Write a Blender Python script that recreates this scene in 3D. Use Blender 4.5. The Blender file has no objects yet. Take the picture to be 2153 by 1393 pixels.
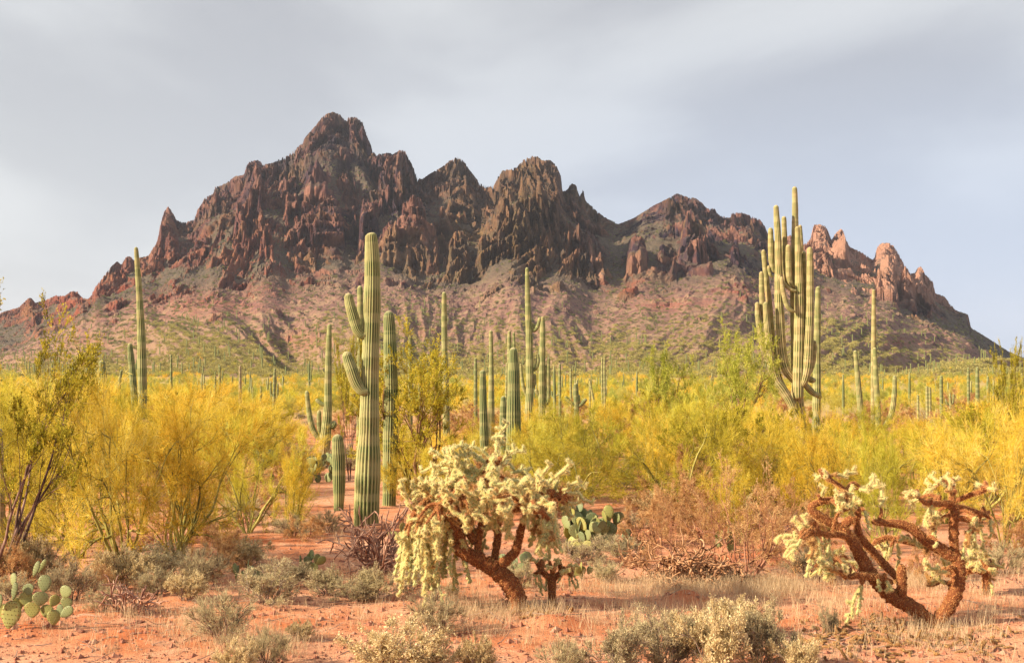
import bpy, math, random
import numpy as np
from mathutils import Vector

# ------------------------------------------------------------------ camera, sky, sun, exposure
SC = bpy.context.scene
COL = SC.collection
F, CX, HY, EYE = 2600.0, 1076.5, 830.0, 2.4
cam_d = bpy.data.cameras.new("camera")
cam = bpy.data.objects.new("camera", cam_d)
COL.objects.link(cam)
cam.location = (0, 0, EYE)
cam.rotation_euler = (math.radians(90), 0, 0)
cam_d.sensor_width = 36.0
cam_d.lens = 36.0 * F / 2153.0
cam_d.shift_y = (HY - 696.5) / 2153.0
cam_d.clip_start, cam_d.clip_end = 0.1, 60000
SC.camera = cam

SUN_EL, SUN_AZ = math.radians(27), math.radians(-110)      # azimuth clockwise from +Y: the sun stands to the west, a little behind the camera
world = bpy.data.worlds.new("World")
SC.world = world
world.use_nodes = True
wn, wl = world.node_tree.nodes, world.node_tree.links
wn.clear()
w_out = wn.new("ShaderNodeOutputWorld")
w_bg = wn.new("ShaderNodeBackground")
w_bg.inputs["Strength"].default_value = 0.1
sky = wn.new("ShaderNodeTexSky")
sky.sky_type = 'NISHITA'
sky.sun_disc = False
sky.sun_elevation = SUN_EL
sky.sun_rotation = SUN_AZ
tc = wn.new("ShaderNodeTexCoord")
def wmath(op, a, b=None, clamp=False):
    n = wn.new("ShaderNodeMath"); n.operation = op; n.use_clamp = clamp
    for i, v in enumerate((a, b)):
        if v is None: continue
        if isinstance(v, (int, float)): n.inputs[i].default_value = v
        else: wl.new(v, n.inputs[i])
    return n.outputs[0]
def wmix(f, a, b):
    n = wn.new("ShaderNodeMix"); n.data_type = 'RGBA'
    if isinstance(f, (int, float)): n.inputs[0].default_value = f
    else: wl.new(f, n.inputs[0])
    for i, v in ((6, a), (7, b)):
        if isinstance(v, tuple): n.inputs[i].default_value = v + (1,)
        else: wl.new(v, n.inputs[i])
    return n.outputs[2]
sep = wn.new("ShaderNodeSeparateXYZ"); wl.new(tc.outputs["Generated"], sep.inputs[0])
# a cloud deck: the view direction projected on a flat layer overhead
zc = wmath('MAXIMUM', sep.outputs[2], 0.0)
zc = wmath('ADD', zc, 0.16)
cx_, cy_ = wmath('DIVIDE', sep.outputs[0], zc), wmath('DIVIDE', sep.outputs[1], zc)
comb = wn.new("ShaderNodeCombineXYZ"); wl.new(cx_, comb.inputs[0]); wl.new(cy_, comb.inputs[1])
mp = wn.new("ShaderNodeMapping"); mp.inputs["Scale"].default_value = (0.8, 0.62, 1); mp.inputs["Location"].default_value = (4.4, 0.6, 0); mp.inputs["Rotation"].default_value = (0, 0, 0.35)
wl.new(comb.outputs[0], mp.inputs[0])
nz = wn.new("ShaderNodeTexNoise"); nz.inputs["Scale"].default_value = 1.25; nz.inputs["Detail"].default_value = 5; nz.inputs["Roughness"].default_value = 0.48; nz.inputs["Distortion"].default_value = 0.3
wl.new(mp.outputs[0], nz.inputs["Vector"])
nr = wn.new("ShaderNodeMapRange"); nr.inputs["From Min"].default_value = 0.37; nr.inputs["From Max"].default_value = 0.60; nr.interpolation_type = 'SMOOTHSTEP'
wl.new(nz.outputs[0], nr.inputs[0])
DK, LT = (2.2, 2.24, 2.38), (3.3, 3.36, 3.42)
cloud = wmix(nr.outputs[0], DK, LT)
# brighter to the west (sun side) and thinner, bluer low in the east
west = wn.new("ShaderNodeMapRange"); west.inputs["From Min"].default_value = -0.45; west.inputs["From Max"].default_value = 0.3; wl.new(sep.outputs[0], west.inputs[0])
west.inputs["To Min"].default_value = 1.0; west.inputs["To Max"].default_value = 0.0; west.interpolation_type = 'SMOOTHSTEP'
low = wn.new("ShaderNodeMapRange"); low.inputs["From Min"].default_value = 0.04; low.inputs["From Max"].default_value = 0.34; wl.new(sep.outputs[2], low.inputs[0])
low.inputs["To Min"].default_value = 1.0; low.inputs["To Max"].default_value = 0.0; low.interpolation_type = 'SMOOTHSTEP'
wf = wmath('MULTIPLY', west.outputs[0], wmath('ADD', wmath('MULTIPLY', low.outputs[0], 0.45), 0.15))
cloud = wmix(wf, cloud, (3.75, 3.85, 3.9))
east = wmath('MULTIPLY', wmath('SUBTRACT', 1.0, west.outputs[0]), wmath('MULTIPLY', low.outputs[0], 0.95))
cloud = wmix(east, cloud, (2.75, 3.15, 3.95))
final = wmix(0.94, sky.outputs[0], cloud)
wl.new(final, w_bg.inputs["Color"])
wl.new(w_bg.outputs[0], w_out.inputs[0])

sun_d = bpy.data.lights.new("sun", 'SUN')
sun_d.energy = 4.9
sun_d.angle = math.radians(2.0)
sun_d.color = (1.0, 0.84, 0.60)
sun = bpy.data.objects.new("sun", sun_d)
COL.objects.link(sun)
sdir = Vector((math.sin(SUN_AZ) * math.cos(SUN_EL), math.cos(SUN_AZ) * math.cos(SUN_EL), math.sin(SUN_EL)))
sun.rotation_euler = sdir.to_track_quat('Z', 'Y').to_euler()
sun.location = (-40, -30, 60)

SC.view_settings.view_transform = 'Standard'
SC.view_settings.look = 'None'
SC.view_settings.exposure = 1.15
SC.view_settings.gamma = 1.0
SC.view_settings.use_curve_mapping = False
SC.cycles.max_bounces = 5
SC.cycles.diffuse_bounces = 3
SC.cycles.transmission_bounces = 3
SC.cycles.transparent_max_bounces = 4
SC.cycles.use_denoising = True

rng = np.random.default_rng(7)

# ------------------------------------------------------------------ numbers: noise and cells
def _hash(ix, iy, seed):
    h = (ix.astype(np.int64) * 374761393 + iy.astype(np.int64) * 668265263 + seed * 974634777) & 0xFFFFFFFF
    h = ((h ^ (h >> 13)) * 1274126177) & 0xFFFFFFFF
    h = ((h ^ (h >> 15)) * 2246822519) & 0xFFFFFFFF
    return ((h ^ (h >> 16)) & 0xFFFFFF) / float(0xFFFFFF)
def gnoise(x, y, seed=0):
    ix, iy = np.floor(x), np.floor(y)
    fx, fy = x - ix, y - iy
    ux, uy = fx**3 * (fx * (fx * 6 - 15) + 10), fy**3 * (fy * (fy * 6 - 15) + 10)
    def g(dx, dy):
        a = _hash(ix + dx, iy + dy, seed) * 2 * np.pi
        return np.cos(a) * (fx - dx) + np.sin(a) * (fy - dy)
    n0 = g(0, 0) * (1 - ux) + g(1, 0) * ux
    n1 = g(0, 1) * (1 - ux) + g(1, 1) * ux
    return (n0 * (1 - uy) + n1 * uy) * 1.41
def fbm(x, y, octv=4, seed=0, ridged=False, gain=0.5):
    s, a, t = 0.0, 1.0, 0.0
    for o in range(octv):
        n = gnoise(x * 2**o + 17.3 * o, y * 2**o - 9.1 * o, seed + o)
        if ridged: n = 1 - 2 * np.abs(n)
        s = s + n * a; t += a; a *= gain
    return s / t
def cells(x, y, seed=0):
    ix, iy = np.floor(x), np.floor(y)
    f1 = np.full(x.shape, 9.0); f2 = np.full(x.shape, 9.0); r = np.zeros(x.shape)
    for dx in (-1, 0, 1):
        for dy in (-1, 0, 1):
            px = ix + dx + _hash(ix + dx, iy + dy, seed); py = iy + dy + _hash(ix + dx, iy + dy, seed + 91)
            d = np.sqrt((px - x)**2 + (py - y)**2)
            n = d < f1
            f2 = np.where(n, f1, np.minimum(f2, d)); r = np.where(n, _hash(ix + dx, iy + dy, seed + 37), r); f1 = np.where(n, d, f1)
    return f1, f2, r
def facets(x, y, seed=0):
    """broken blocks: every cell is a tilted plane at its own height"""
    ix, iy = np.floor(x), np.floor(y)
    f1 = np.full(x.shape, 9.0); h = np.zeros(x.shape); r = np.zeros(x.shape)
    for dx in (-1, 0, 1):
        for dy in (-1, 0, 1):
            ax, ay = ix + dx, iy + dy
            qx = x - (ax + _hash(ax, ay, seed)); qy = y - (ay + _hash(ax, ay, seed + 91))
            d = np.abs(qx) * 0.55 + np.sqrt(qx * qx + qy * qy) * 0.6 + np.abs(qy) * 0.2
            n = d < f1
            rr = _hash(ax, ay, seed + 37)
            hh = (rr - 0.5) + qx * (_hash(ax, ay, seed + 53) - 0.5) * 1.7 + qy * (_hash(ax, ay, seed + 67) - 0.3) * 1.6 - d * 0.35
            h = np.where(n, hh, h); r = np.where(n, rr, r); f1 = np.where(n, d, f1)
    return h, r
def sstep(a, b, x):
    t = np.clip((x - a) / (b - a), 0, 1)
    return t * t * (3 - 2 * t)
def lin(pts, x):
    p = np.array(pts, float)
    return np.interp(x, p[:, 0], p[:, 1])
def smooth1(a, n):
    k = np.hanning(n + 2)[1:-1]; k /= k.sum()
    return np.convolve(np.pad(a, n // 2, mode='edge'), k, 'same')[n // 2: n // 2 + len(a)]

# ------------------------------------------------------------------ mesh and object helpers
def make_mesh(name, V, faces, attrs=None, mat=None, smooth=False):
    me = bpy.data.meshes.new(name)
    V = np.asarray(V, np.float32)
    faces = [np.asarray(f, np.int32) for f in (faces if isinstance(faces, list) else [faces]) if len(f)]
    me.vertices.add(len(V)); me.vertices.foreach_set("co", V.ravel())
    loops = np.concatenate([f.ravel() for f in faces])
    totals = np.concatenate([np.full(len(f), f.shape[1], np.int32) for f in faces])
    starts = np.concatenate([[0], np.cumsum(totals)[:-1]]).astype(np.int32)
    me.loops.add(len(loops)); me.loops.foreach_set("vertex_index", loops)
    me.polygons.add(len(totals)); me.polygons.foreach_set("loop_start", starts); me.polygons.foreach_set("loop_total", totals)
    me.polygons.foreach_set("use_smooth", np.full(len(totals), bool(smooth)))
    me.update(calc_edges=True)
    for k, v in (attrs or {}).items():
        a = me.attributes.new(k, 'FLOAT', 'POINT'); a.data.foreach_set("value", np.asarray(v, np.float32).ravel())
    if mat: me.materials.append(mat)
    return me
def put(name, me, parent=None, loc=(0, 0, 0), rot=(0, 0, 0), scale=(1, 1, 1)):
    o = bpy.data.objects.new(name, me)
    COL.objects.link(o)
    o.location, o.rotation_euler, o.scale = loc, rot, scale
    if parent is not None: o.parent = parent
    return o
def root(name, loc, rz=0.0, s=1.0):
    return put(name, None, None, loc, (0, 0, rz), (s, s, s))
def tag(o, label=None, cat=None, group=None, kind=None):
    for k, v in (("label", label), ("category", cat), ("group", group), ("kind", kind)):
        if v: o[k] = v
    return o
KIDS = {}
def link_kids(r, kids): KIDS[r.name] = kids; return r
def dup(r, loc, rz, s, label, cat, group):
    c = r.copy(); COL.objects.link(c)
    c.location, c.rotation_euler, c.scale = loc, (0, 0, rz), (s, s, s)
    for k in list(KIDS.get(r.name, [])):
        d = k.copy(); COL.objects.link(d); d.parent = c
    return tag(c, label, cat, group)
class Buf:
    """collects pieces of ONE object"""
    def __init__(s): s.V, s.F, s.A, s.n = [], [], {}, 0
    def add(s, V, F, **attrs):
        V = np.asarray(V, float).reshape(-1, 3)
        s.V.append(V)
        for f in (F if isinstance(F, list) else [F]): s.F.append(np.asarray(f, np.int64) + s.n)
        for k in set(list(attrs) + list(s.A)):
            s.A.setdefault(k, [np.zeros(s.n)] if s.n else [])
            v = attrs.get(k, 0.0)
            s.A[k].append(np.full(len(V), v) if np.isscalar(v) else np.asarray(v, float).ravel())
        s.n += len(V)
    def mesh(s, name, mat=None, smooth=False):
        by = {}
        for f in s.F: by.setdefault(f.shape[1], []).append(f)
        return make_mesh(name, np.concatenate(s.V), [np.concatenate(v) for v in by.values()], {k: np.concatenate(v) for k, v in s.A.items()}, mat, smooth)

# ------------------------------------------------------------------ materials
class M:
    def __init__(s, name, rough=0.9, spec=0.15):
        s.m = bpy.data.materials.new(name); s.m.use_nodes = True
        s.n, s.l = s.m.node_tree.nodes, s.m.node_tree.links
        s.n.clear()
        s.out = s.n.new("ShaderNodeOutputMaterial"); s.b = s.n.new("ShaderNodeBsdfPrincipled")
        s.b.inputs["Roughness"].default_value = rough
        s.b.inputs["Specular IOR Level"].default_value = spec
        s.l.new(s.b.outputs[0], s.out.inputs[0])
        s.tc = None
    def put(s, v, sock):
        if isinstance(v, (int, float)): sock.default_value = v
        elif isinstance(v, tuple): sock.default_value = (v + (1,)) if len(v) == 3 and sock.type == 'RGBA' else v
        else: s.l.new(v, sock)
    def coord(s, kind="Object"):
        if s.tc is None: s.tc = s.n.new("ShaderNodeTexCoord")
        return s.tc.outputs[kind]
    def mapped(s, scale=(1, 1, 1), rot=(0, 0, 0), kind="Object"):
        n = s.n.new("ShaderNodeMapping"); n.inputs["Scale"].default_value = scale; n.inputs["Rotation"].default_value = rot
        s.l.new(s.coord(kind), n.inputs[0]); return n.outputs[0]
    def noise(s, scale, detail=4, rough=0.55, vec=None, dist=0.0):
        n = s.n.new("ShaderNodeTexNoise"); n.inputs["Scale"].default_value = scale; n.inputs["Detail"].default_value = detail
        n.inputs["Roughness"].default_value = rough; n.inputs["Distortion"].default_value = dist
        s.l.new(vec if vec is not None else s.coord(), n.inputs["Vector"]); return n.outputs[0]
    def voro(s, scale, vec=None, feature='F1', out="Distance"):
        n = s.n.new("ShaderNodeTexVoronoi"); n.inputs["Scale"].default_value = scale; n.feature = feature
        s.l.new(vec if vec is not None else s.coord(), n.inputs["Vector"]); return n.outputs[out]
    def rng(s, v, a, b, c=0.0, d=1.0, smooth=True):
        n = s.n.new("ShaderNodeMapRange"); n.interpolation_type = 'SMOOTHSTEP' if smooth else 'LINEAR'
        s.put(v, n.inputs[0])
        for i, q in zip((1, 2, 3, 4), (a, b, c, d)): n.inputs[i].default_value = q
        return n.outputs[0]
    def math(s, op, a, b=None, clamp=False):
        n = s.n.new("ShaderNodeMath"); n.operation = op; n.use_clamp = clamp
        s.put(a, n.inputs[0])
        if b is not None: s.put(b, n.inputs[1])
        return n.outputs[0]
    def mix(s, f, a, b, mode='MIX'):
        n = s.n.new("ShaderNodeMix"); n.data_type = 'RGBA'; n.blend_type = mode
        s.put(f, n.inputs[0]); s.put(a, n.inputs[6]); s.put(b, n.inputs[7]); return n.outputs[2]
    def ramp(s, v, stops):
        n = s.n.new("ShaderNodeValToRGB"); e = n.color_ramp.elements
        while len(e) < len(stops): e.new(0.5)
        for q, (p, c) in zip(e, stops): q.position = p; q.color = c + (1,)
        s.put(v, n.inputs[0]); return n.outputs[0]
    def attr(s, name):
        n = s.n.new("ShaderNodeAttribute"); n.attribute_name = name; return n.outputs["Fac"]
    def objrand(s):
        return s.n.new("ShaderNodeObjectInfo").outputs["Random"]
    def normal_z(s):
        g = s.n.new("ShaderNodeNewGeometry"); q = s.n.new("ShaderNodeSeparateXYZ"); s.l.new(g.outputs["Normal"], q.inputs[0]); return q.outputs[2]
    def bump(s, h, strength=0.5, dist=0.1):
        n = s.n.new("ShaderNodeBump"); n.inputs["Strength"].default_value = strength; n.inputs["Distance"].default_value = dist
        s.put(h, n.inputs["Height"]); s.l.new(n.outputs[0], s.b.inputs["Normal"])
    def base(s, c): s.put(c, s.b.inputs["Base Color"]); return s.m
    def leafy(s, c, k=0.4, tint=None):
        """thin leaves and twigs: part of the light passes through"""
        s.put(c, s.b.inputs["Base Color"])
        t = s.n.new("ShaderNodeBsdfTranslucent"); s.put(tint if tint is not None else c, t.inputs[0])
        x = s.n.new("ShaderNodeMixShader"); x.inputs[0].default_value = k
        s.l.new(s.b.outputs[0], x.inputs[1]); s.l.new(t.outputs[0], x.inputs[2]); s.l.new(x.outputs[0], s.out.inputs[0])
        return s.m

# ------------------------------------------------------------------ the lie of the land
def at(px, py, Y): return Vector(((px - CX) / F * Y, Y, EYE + (HY - py) / F * Y))
MOUNDS = [(1440, 1262, 55, 26), (1175, 1312, 62, 20), (1850, 1300, 120, 10), (260, 1345, 110, 12), (60, 1330, 120, 14), (1500, 1290, 60, 8), (560, 1370, 100, 9)]
def plain(x, y):
    """height of the desert floor"""
    x = np.asarray(x, float); y = np.asarray(y, float)
    r = np.clip((y - 60) / 400.0, 0, None)
    z = 8.6 * r**1.5 * np.where(r > 1.2, 0.0, 1.0) + np.where(r > 1.2, 8.6 * 1.2**1.5, 0)
    near = 1 - sstep(40, 120, y)
    z = z + (0.10 * fbm(x * 0.16, y * 0.16, 3, 5) + 0.03 * fbm(x * 0.9, y * 0.9, 3, 9)) * near * sstep(-5, 8, y)
    z = z + sstep(80, 300, y) * 1.2 * fbm(x * 0.012, y * 0.012, 3, 31)
    for (px, py, w, h) in MOUNDS:
        Y = F * EYE / (py - HY); X = (px - CX) / F * Y
        d = ((x - X) / (w / F * Y))**2 + ((y - Y) / (w / F * Y * 1.1))**2
        z = z + h / F * Y * np.exp(-d * 1.3) * (1 + 0.25 * gnoise(x * 3, y * 3, 3))
    return z
def gz(x, y): return float(plain(np.array([x]), np.array([y]))[0])
def depth_of(py): return F * EYE / (py - HY)
def ground_at(px, py):
    """the point of the desert floor seen at a pixel"""
    Y = depth_of(py)
    for _ in range(6):
        x = (px - CX) / F * Y
        z = gz(x, Y)
        Y = max(6.0, F * (EYE - z) / (py - HY)) if py > HY else Y
    x = (px - CX) / F * Y
    return Vector((x, Y, gz(x, Y)))
def on_ground(px, Y):
    x = (px - CX) / F * Y
    return Vector((x, Y, gz(x, Y)))
# ------------------------------------------------------------------ ground
m = M("desert_soil", 0.95, 0.1)
g1 = m.noise(0.35, 5, 0.6); g2 = m.noise(2.3, 6, 0.65); g3 = m.noise(26, 5, 0.7); pv = m.voro(38)
c = m.ramp(g1, [(0.30, (0.54, 0.145, 0.046)), (0.46, (0.58, 0.225, 0.105)), (0.62, (0.66, 0.340, 0.205)), (0.8, (0.58, 0.175, 0.060))])
c = m.mix(m.math('MULTIPLY', m.rng(g2, 0.45, 0.7), 0.75), c, (0.70, 0.42, 0.27))
c = m.mix(m.math('MULTIPLY', m.rng(g2, 0.28, 0.42, 1, 0), 0.7), c, (0.46, 0.125, 0.042))
c = m.mix(m.rng(g3, 0.35, 0.7, 0.0, 0.45), c, (0.25, 0.12, 0.08))
mound = m.attr("mound")
c = m.mix(m.math('MULTIPLY', mound, 0.85), c, (0.48, 0.13, 0.045))
c = m.mix(m.rng(m.attr("far"), 0, 1, 0, 0.9), c, (0.42, 0.32, 0.12))
m.bump(m.math('ADD', m.math('MULTIPLY', g3, 0.6), m.math('ADD', g2, m.rng(pv, 0.0, 0.25, 0.4, 0))), 0.75, 0.05)
SOIL = m.base(c)
ys = [-25.0, -10, -2, 3, 6]
while ys[-1] < 470: ys.append(ys[-1] + max(0.05, ys[-1] * 0.0072))
ys = np.array(ys + [520, 700, 1200, 2500, 5000])
us = np.concatenate([-np.geomspace(3.2, 0.47, 26)[:-1], np.linspace(-0.47, 0.47, 330), np.geomspace(0.47, 3.2, 26)[1:]])
YY, UU = np.meshgrid(ys, us, indexing='ij')
XX = UU * np.maximum(YY, 12.0)
ZZ = plain(XX, YY)
ZZ = np.where(YY > 500, ZZ - 6.0, ZZ)
nearf = (1 - sstep(18, 40, YY)) * sstep(2, 8, YY)
ZZ = ZZ + nearf * 0.018 * fbm(XX * 5, YY * 5, 3, 77)
md = np.zeros_like(ZZ)
for (px, py, w, h) in MOUNDS:
    Y = depth_of(py); X = (px - CX) / F * Y
    md = np.maximum(md, np.exp(-(((XX - X) / (w / F * Y))**2 + ((YY - Y) / (w / F * Y * 1.2))**2) * 1.6) * min(1.0, h / 14))
def gridfaces(nr, ncol):
    i = np.arange(nr * ncol).reshape(nr, ncol)
    return np.stack([i[:-1, :-1], i[:-1, 1:], i[1:, 1:], i[1:, :-1]], -1).reshape(-1, 4)
me = make_mesh("ground", np.stack([XX, YY, ZZ], -1).reshape(-1, 3), gridfaces(*XX.shape), {"mound": md, "far": sstep(45, 170, YY)}, SOIL, True)
tag(put("ground", me), kind="structure")

# ------------------------------------------------------------------ the mountain
SIL = [(-1500, 815), (-700, 770), (-250, 712), (-80, 678), (0, 657), (40, 645), (60, 626), (66, 626), (74, 636), (100, 629), (118, 620), (135, 622), (150, 611), (163, 612), (175, 627), (187, 628), (202, 600), (220, 578), (235, 558), (246, 549), (256, 556), (263, 541), (273, 537), (282, 546), (290, 541), (301, 540), (312, 537), (331, 506), (338, 467), (345, 445), (353, 433), (360, 441), (372, 463), (388, 467), (409, 461), (413, 445), (431, 415), (448, 407), (452, 392), (465, 389), (474, 385), (495, 370), (512, 368), (521, 342), (530, 338), (545, 336), (553, 346), (573, 342), (603, 327), (620, 314), (637, 299), (642, 286), (663, 265), (676, 247), (682, 241), (699, 235), (714, 239), (723, 250), (727, 254), (734, 246), (749, 245), (762, 256), (768, 271), (774, 290), (785, 318), (792, 327), (798, 322), (807, 323), (815, 320), (826, 324), (835, 318), (841, 315), (852, 316), (858, 329), (869, 351), (878, 372), (886, 377), (902, 366), (932, 349), (945, 337), (962, 330), (977, 339), (983, 351), (996, 368), (1009, 385), (1024, 390), (1039, 390), (1046, 372), (1055, 359), (1074, 355), (1087, 351), (1100, 336), (1117, 328), (1132, 329), (1139, 337), (1156, 336), (1169, 346), (1179, 368), (1182, 394), (1184, 402), (1194, 398), (1197, 390), (1203, 385), (1212, 390), (1217, 407), (1220, 417), (1222, 400), (1227, 398), (1230, 420), (1246, 435), (1268, 454), (1298, 471), (1308, 468), (1333, 458), (1372, 433), (1412, 413), (1423, 406), (1448, 415), (1462, 416), (1475, 425), (1487, 438), (1502, 438), (1512, 452), (1534, 458), (1539, 447), (1559, 446), (1580, 454), (1598, 461), (1609, 476), (1615, 493), (1631, 508), (1650, 502), (1656, 497), (1663, 492), (1668, 508), (1692, 513), (1704, 501), (1709, 479), (1713, 470), (1728, 472), (1738, 477), (1745, 497), (1751, 502), (1756, 490), (1767, 481), (1773, 483), (1778, 501), (1787, 519), (1810, 529), (1835, 546), (1839, 540), (1844, 519), (1853, 511), (1868, 510), (1882, 519), (1893, 540), (1900, 553), (1915, 575), (1925, 572), (1930, 561), (1938, 560), (1945, 576), (1962, 590), (1966, 616), (1985, 622), (1996, 636), (2010, 652), (2025, 657), (2036, 661), (2041, 688), (2080, 712), (2120, 738), (2153, 752), (2300, 792), (2900, 815), (3600, 820)]
TAL = [(-1500, 822), (-300, 780), (0, 745), (150, 660), (240, 610), (330, 592), (400, 575), (480, 555), (560, 548), (640, 578), (690, 535), (760, 548), (860, 568), (960, 590), (1010, 572), (1060, 535), (1110, 560), (1180, 565), (1250, 578), (1330, 580), (1420, 575), (1480, 552), (1560, 540), (1640, 560), (1720, 566), (1800, 588), (1880, 622), (1950, 662), (2040, 705), (2153, 775), (3600, 826)]
# buttresses and spires in front of the ridge: centre, top, foot (pixels of the photograph), half width, relative weight of the rock mask
CRAGS = [(640, 512, 580, 34), (585, 528, 572, 15), (560, 478, 545, 18), (612, 385, 470, 24), (662, 330, 440, 26), (690, 388, 500, 34), (722, 285, 400, 18), (750, 330, 420, 16), (520, 500, 548, 16), (868, 412, 560, 42), (845, 520, 575, 30), (775, 424, 530, 26), (820, 450, 560, 20), (905, 475, 560, 22), (965, 486, 588, 30), (930, 450, 540, 14), (1030, 462, 560, 30), (1060, 400, 540, 22), (1095, 390, 545, 26), (1135, 372, 560, 24), (1165, 400, 520, 14), (985, 380, 470, 20), (955, 372, 460, 16), (450, 470, 500, 40), (505, 440, 520, 18), (480, 420, 490, 26), (540, 375, 450, 18), (350, 460, 548, 30), (1212, 480, 578, 44), (1160, 530, 575, 26), (1250, 530, 575, 20), (1450, 440, 560, 26), (1475, 470, 555, 16), (1400, 500, 575, 26), (1340, 500, 578, 26), (1430, 525, 580, 22), (1545, 492, 555, 12), (1500, 510, 550, 12), (1725, 492, 565, 26), (1770, 500, 560, 18), (1865, 540, 625, 26), (1905, 575, 650, 24), (1940, 590, 655, 18), (250, 556, 605, 26), (215, 590, 620, 16), (335, 578, 600, 20), (380, 560, 592, 14), (200, 712, 735, 22), (600, 640, 656, 16), (1195, 748, 760, 26), (835, 330, 420, 16), (808, 345, 430, 14), (735, 420, 510, 22), (1120, 470, 560, 18), (1010, 520, 580, 16)]
Y0, Y1 = 452.0, 1820.0
cols = np.concatenate([np.arange(-1400, -60, 14.0), np.arange(-60, 2214, 2.1), np.arange(2214, 3500, 14.0)])
nc, NYD = len(cols), 760
sil = lin(SIL, cols)
dense = np.arange(-1500, 3601, 1.0)
sil_s = np.interp(cols, dense, smooth1(lin(SIL, dense), 45))
tal = np.interp(cols, dense, smooth1(lin(TAL, dense), 201))
tal = tal + 12 * gnoise(cols / 60.0, cols * 0 + 4.4, 15)
tal = np.maximum(tal, sil_s + 26)
Yr = 1240 + 70 * gnoise(cols / 260.0, cols * 0 + 3.3, 11) + 40 * gnoise(cols / 90.0, cols * 0 + 8.3, 12) + 90 * np.exp(-((cols - 1960) / 260.0)**2)
Yc = Yr * 0.735 + 30 * gnoise(cols / 70.0, cols * 0 + 1.3, 13)
H = EYE + (HY - sil_s) / F * Yr
Hc = np.minimum(EYE + (HY - tal) / F * Yc, H * 0.93)
v = np.linspace(0, 1, NYD)
G = np.concatenate([Y0 + (980 - Y0) * np.linspace(0, 1, 210)[:-1]**0.9, 980 + (1420 - 980) * np.linspace(0, 1, 330)[:-1], 1420 + (Y1 - 1420) * np.linspace(0, 1, 40)**1.4])
NYD = len(G)
Yg, Cg = np.meshgrid(G, cols, indexing='ij')
Xg = (Cg - CX) / F * Yg
base0 = plain(Xg[0], Yg[0]) - 0.02
tt = np.clip((Yg - Y0) / (Yc - Y0), 0, 1)
zt = base0 + (Hc - base0) * (0.42 * tt + 0.58 * tt**2.1)
uu = np.clip((Yg - Yc) / (Yr - Yc), 0, 1)
zr = Hc + (H - Hc) * (0.72 * uu + 0.28 * sstep(0, 1, uu) + 0.035 * np.sin(uu * 19 + Cg / 45.0) * sstep(0, .2, uu) * sstep(1, .8, uu))
z = np.where(Yg < Yc, zt, zr)
back = Yg > Yr
z = np.where(back, H - (Yg - Yr) * 0.62, z)
# spurs and gullies of the lower slope, fanning out downhill
fan = Cg - (Cg - 1050) * 0.45 * tt + 60 * gnoise(Cg / 300.0, Yg / 300.0, 40)
amp = np.sin(np.pi * np.clip(tt, 0, 1)**0.8)**1.3 * np.where(Yg < Yr, 1, 0)
spur = fbm(fan / 190.0, Yg / 600.0, 2, 41) * 16 + fbm(fan / 55.0, Yg / 230.0, 3, 47, True) * 4.5 + fbm(Xg / 11.0, Yg / 14.0, 3, 53) * 1.2
z = z + amp * (spur - 1)
# rock
hrel = np.clip((H - z) / np.maximum(H - Hc, 10), 0, 2)
wx = Xg + (Yg - Yc) * (0.55 * np.sin(Cg / 85.0 + 1.2) + 0.7 * gnoise(Xg / 70, Yg / 90, 66)) + 14 * gnoise(Xg / 40, Yg / 40, 61) + 3 * gnoise(Xg / 13, Yg / 13, 62)
wy = Yg + 22 * gnoise(Xg / 50, Yg / 50, 63)
zone = sstep(-0.26, 0.16, (Yg - Yc) / np.maximum(Yr - Yc, 1) + 0.42 * fbm(Xg / 50, Yg / 60, 3, 65))
patch = sstep(-0.06, 0.12, fbm(Xg / 42.0, Yg / 60.0, 3, 67))
topz = sstep(0.45, 0.12, hrel) if False else 1 - sstep(0.15, 0.5, hrel)
sml = np.clip((H - 15) / 120.0, 0.12, 1.0)
fadeR = 1 - sstep(1940, 2060, Cg) * 0.8
rock = zone * np.maximum(patch, topz) * fadeR
rock = rock * (1 - 0.75 * np.exp(-((Cg - 1290) / 28.0)**2)) * (1 - 0.6 * np.exp(-((Cg - 1350) / 40.0)**2) * np.where(hrel < 0.5, 1, 0.3))
crag_m = np.zeros_like(z)
for (cpx, ctop, cfoot, hw) in CRAGS:
    dxp = (Cg - cpx - 5 * gnoise(Cg / 14.0, Yg / 20.0, 71)) / hw
    j = int(np.argmin(np.abs(cols - cpx)))
    scr = HY - (z[:, j] - EYE) * F / G
    k = int(np.argmax(scr < cfoot)); yk = G[k] if scr.min() < cfoot else Yc[j]
    zb, ztp = EYE + (HY - cfoot) / F * yk, EYE + (HY - ctop) / F * (yk + 25)
    jag = 1 + 0.10 * gnoise(Cg / 12.0, Yg / 26.0, 73)
    dome = np.clip(1 - np.abs(dxp)**2.4, 0, 1)**0.55
    front = np.clip((Yg - yk + 6 * gnoise(Cg / 10.0, Yg * 0, 75) + 10 * np.abs(dxp)) / 62.0, 0, 1)**0.62
    q = zb - 6 + (ztp - zb + 6) * dome * front * jag
    use = (Yg > yk - 12) & (Yg < yk + 230) & (np.abs(dxp) < 1)
    nz_ = np.where(use, np.maximum(z, q), z)
    crag_m = np.maximum(crag_m, np.where(use & (nz_ > z + 0.5), 1.0, 0.0)); z = nz_
rock = np.maximum(rock, crag_m)
rock = np.maximum(rock, sstep(0.20, 0.34, fbm(Xg / 30, Yg / 34, 3, 181)) * sstep(0.62, 0.86, tt) * (tt < 1) * 0.9)
rock = np.maximum(rock, sstep(0.36, 0.46, fbm(Xg / 22, Yg / 26, 3, 183)) * sstep(0.2, 0.5, tt) * (tt < 1) * 0.5)
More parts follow.
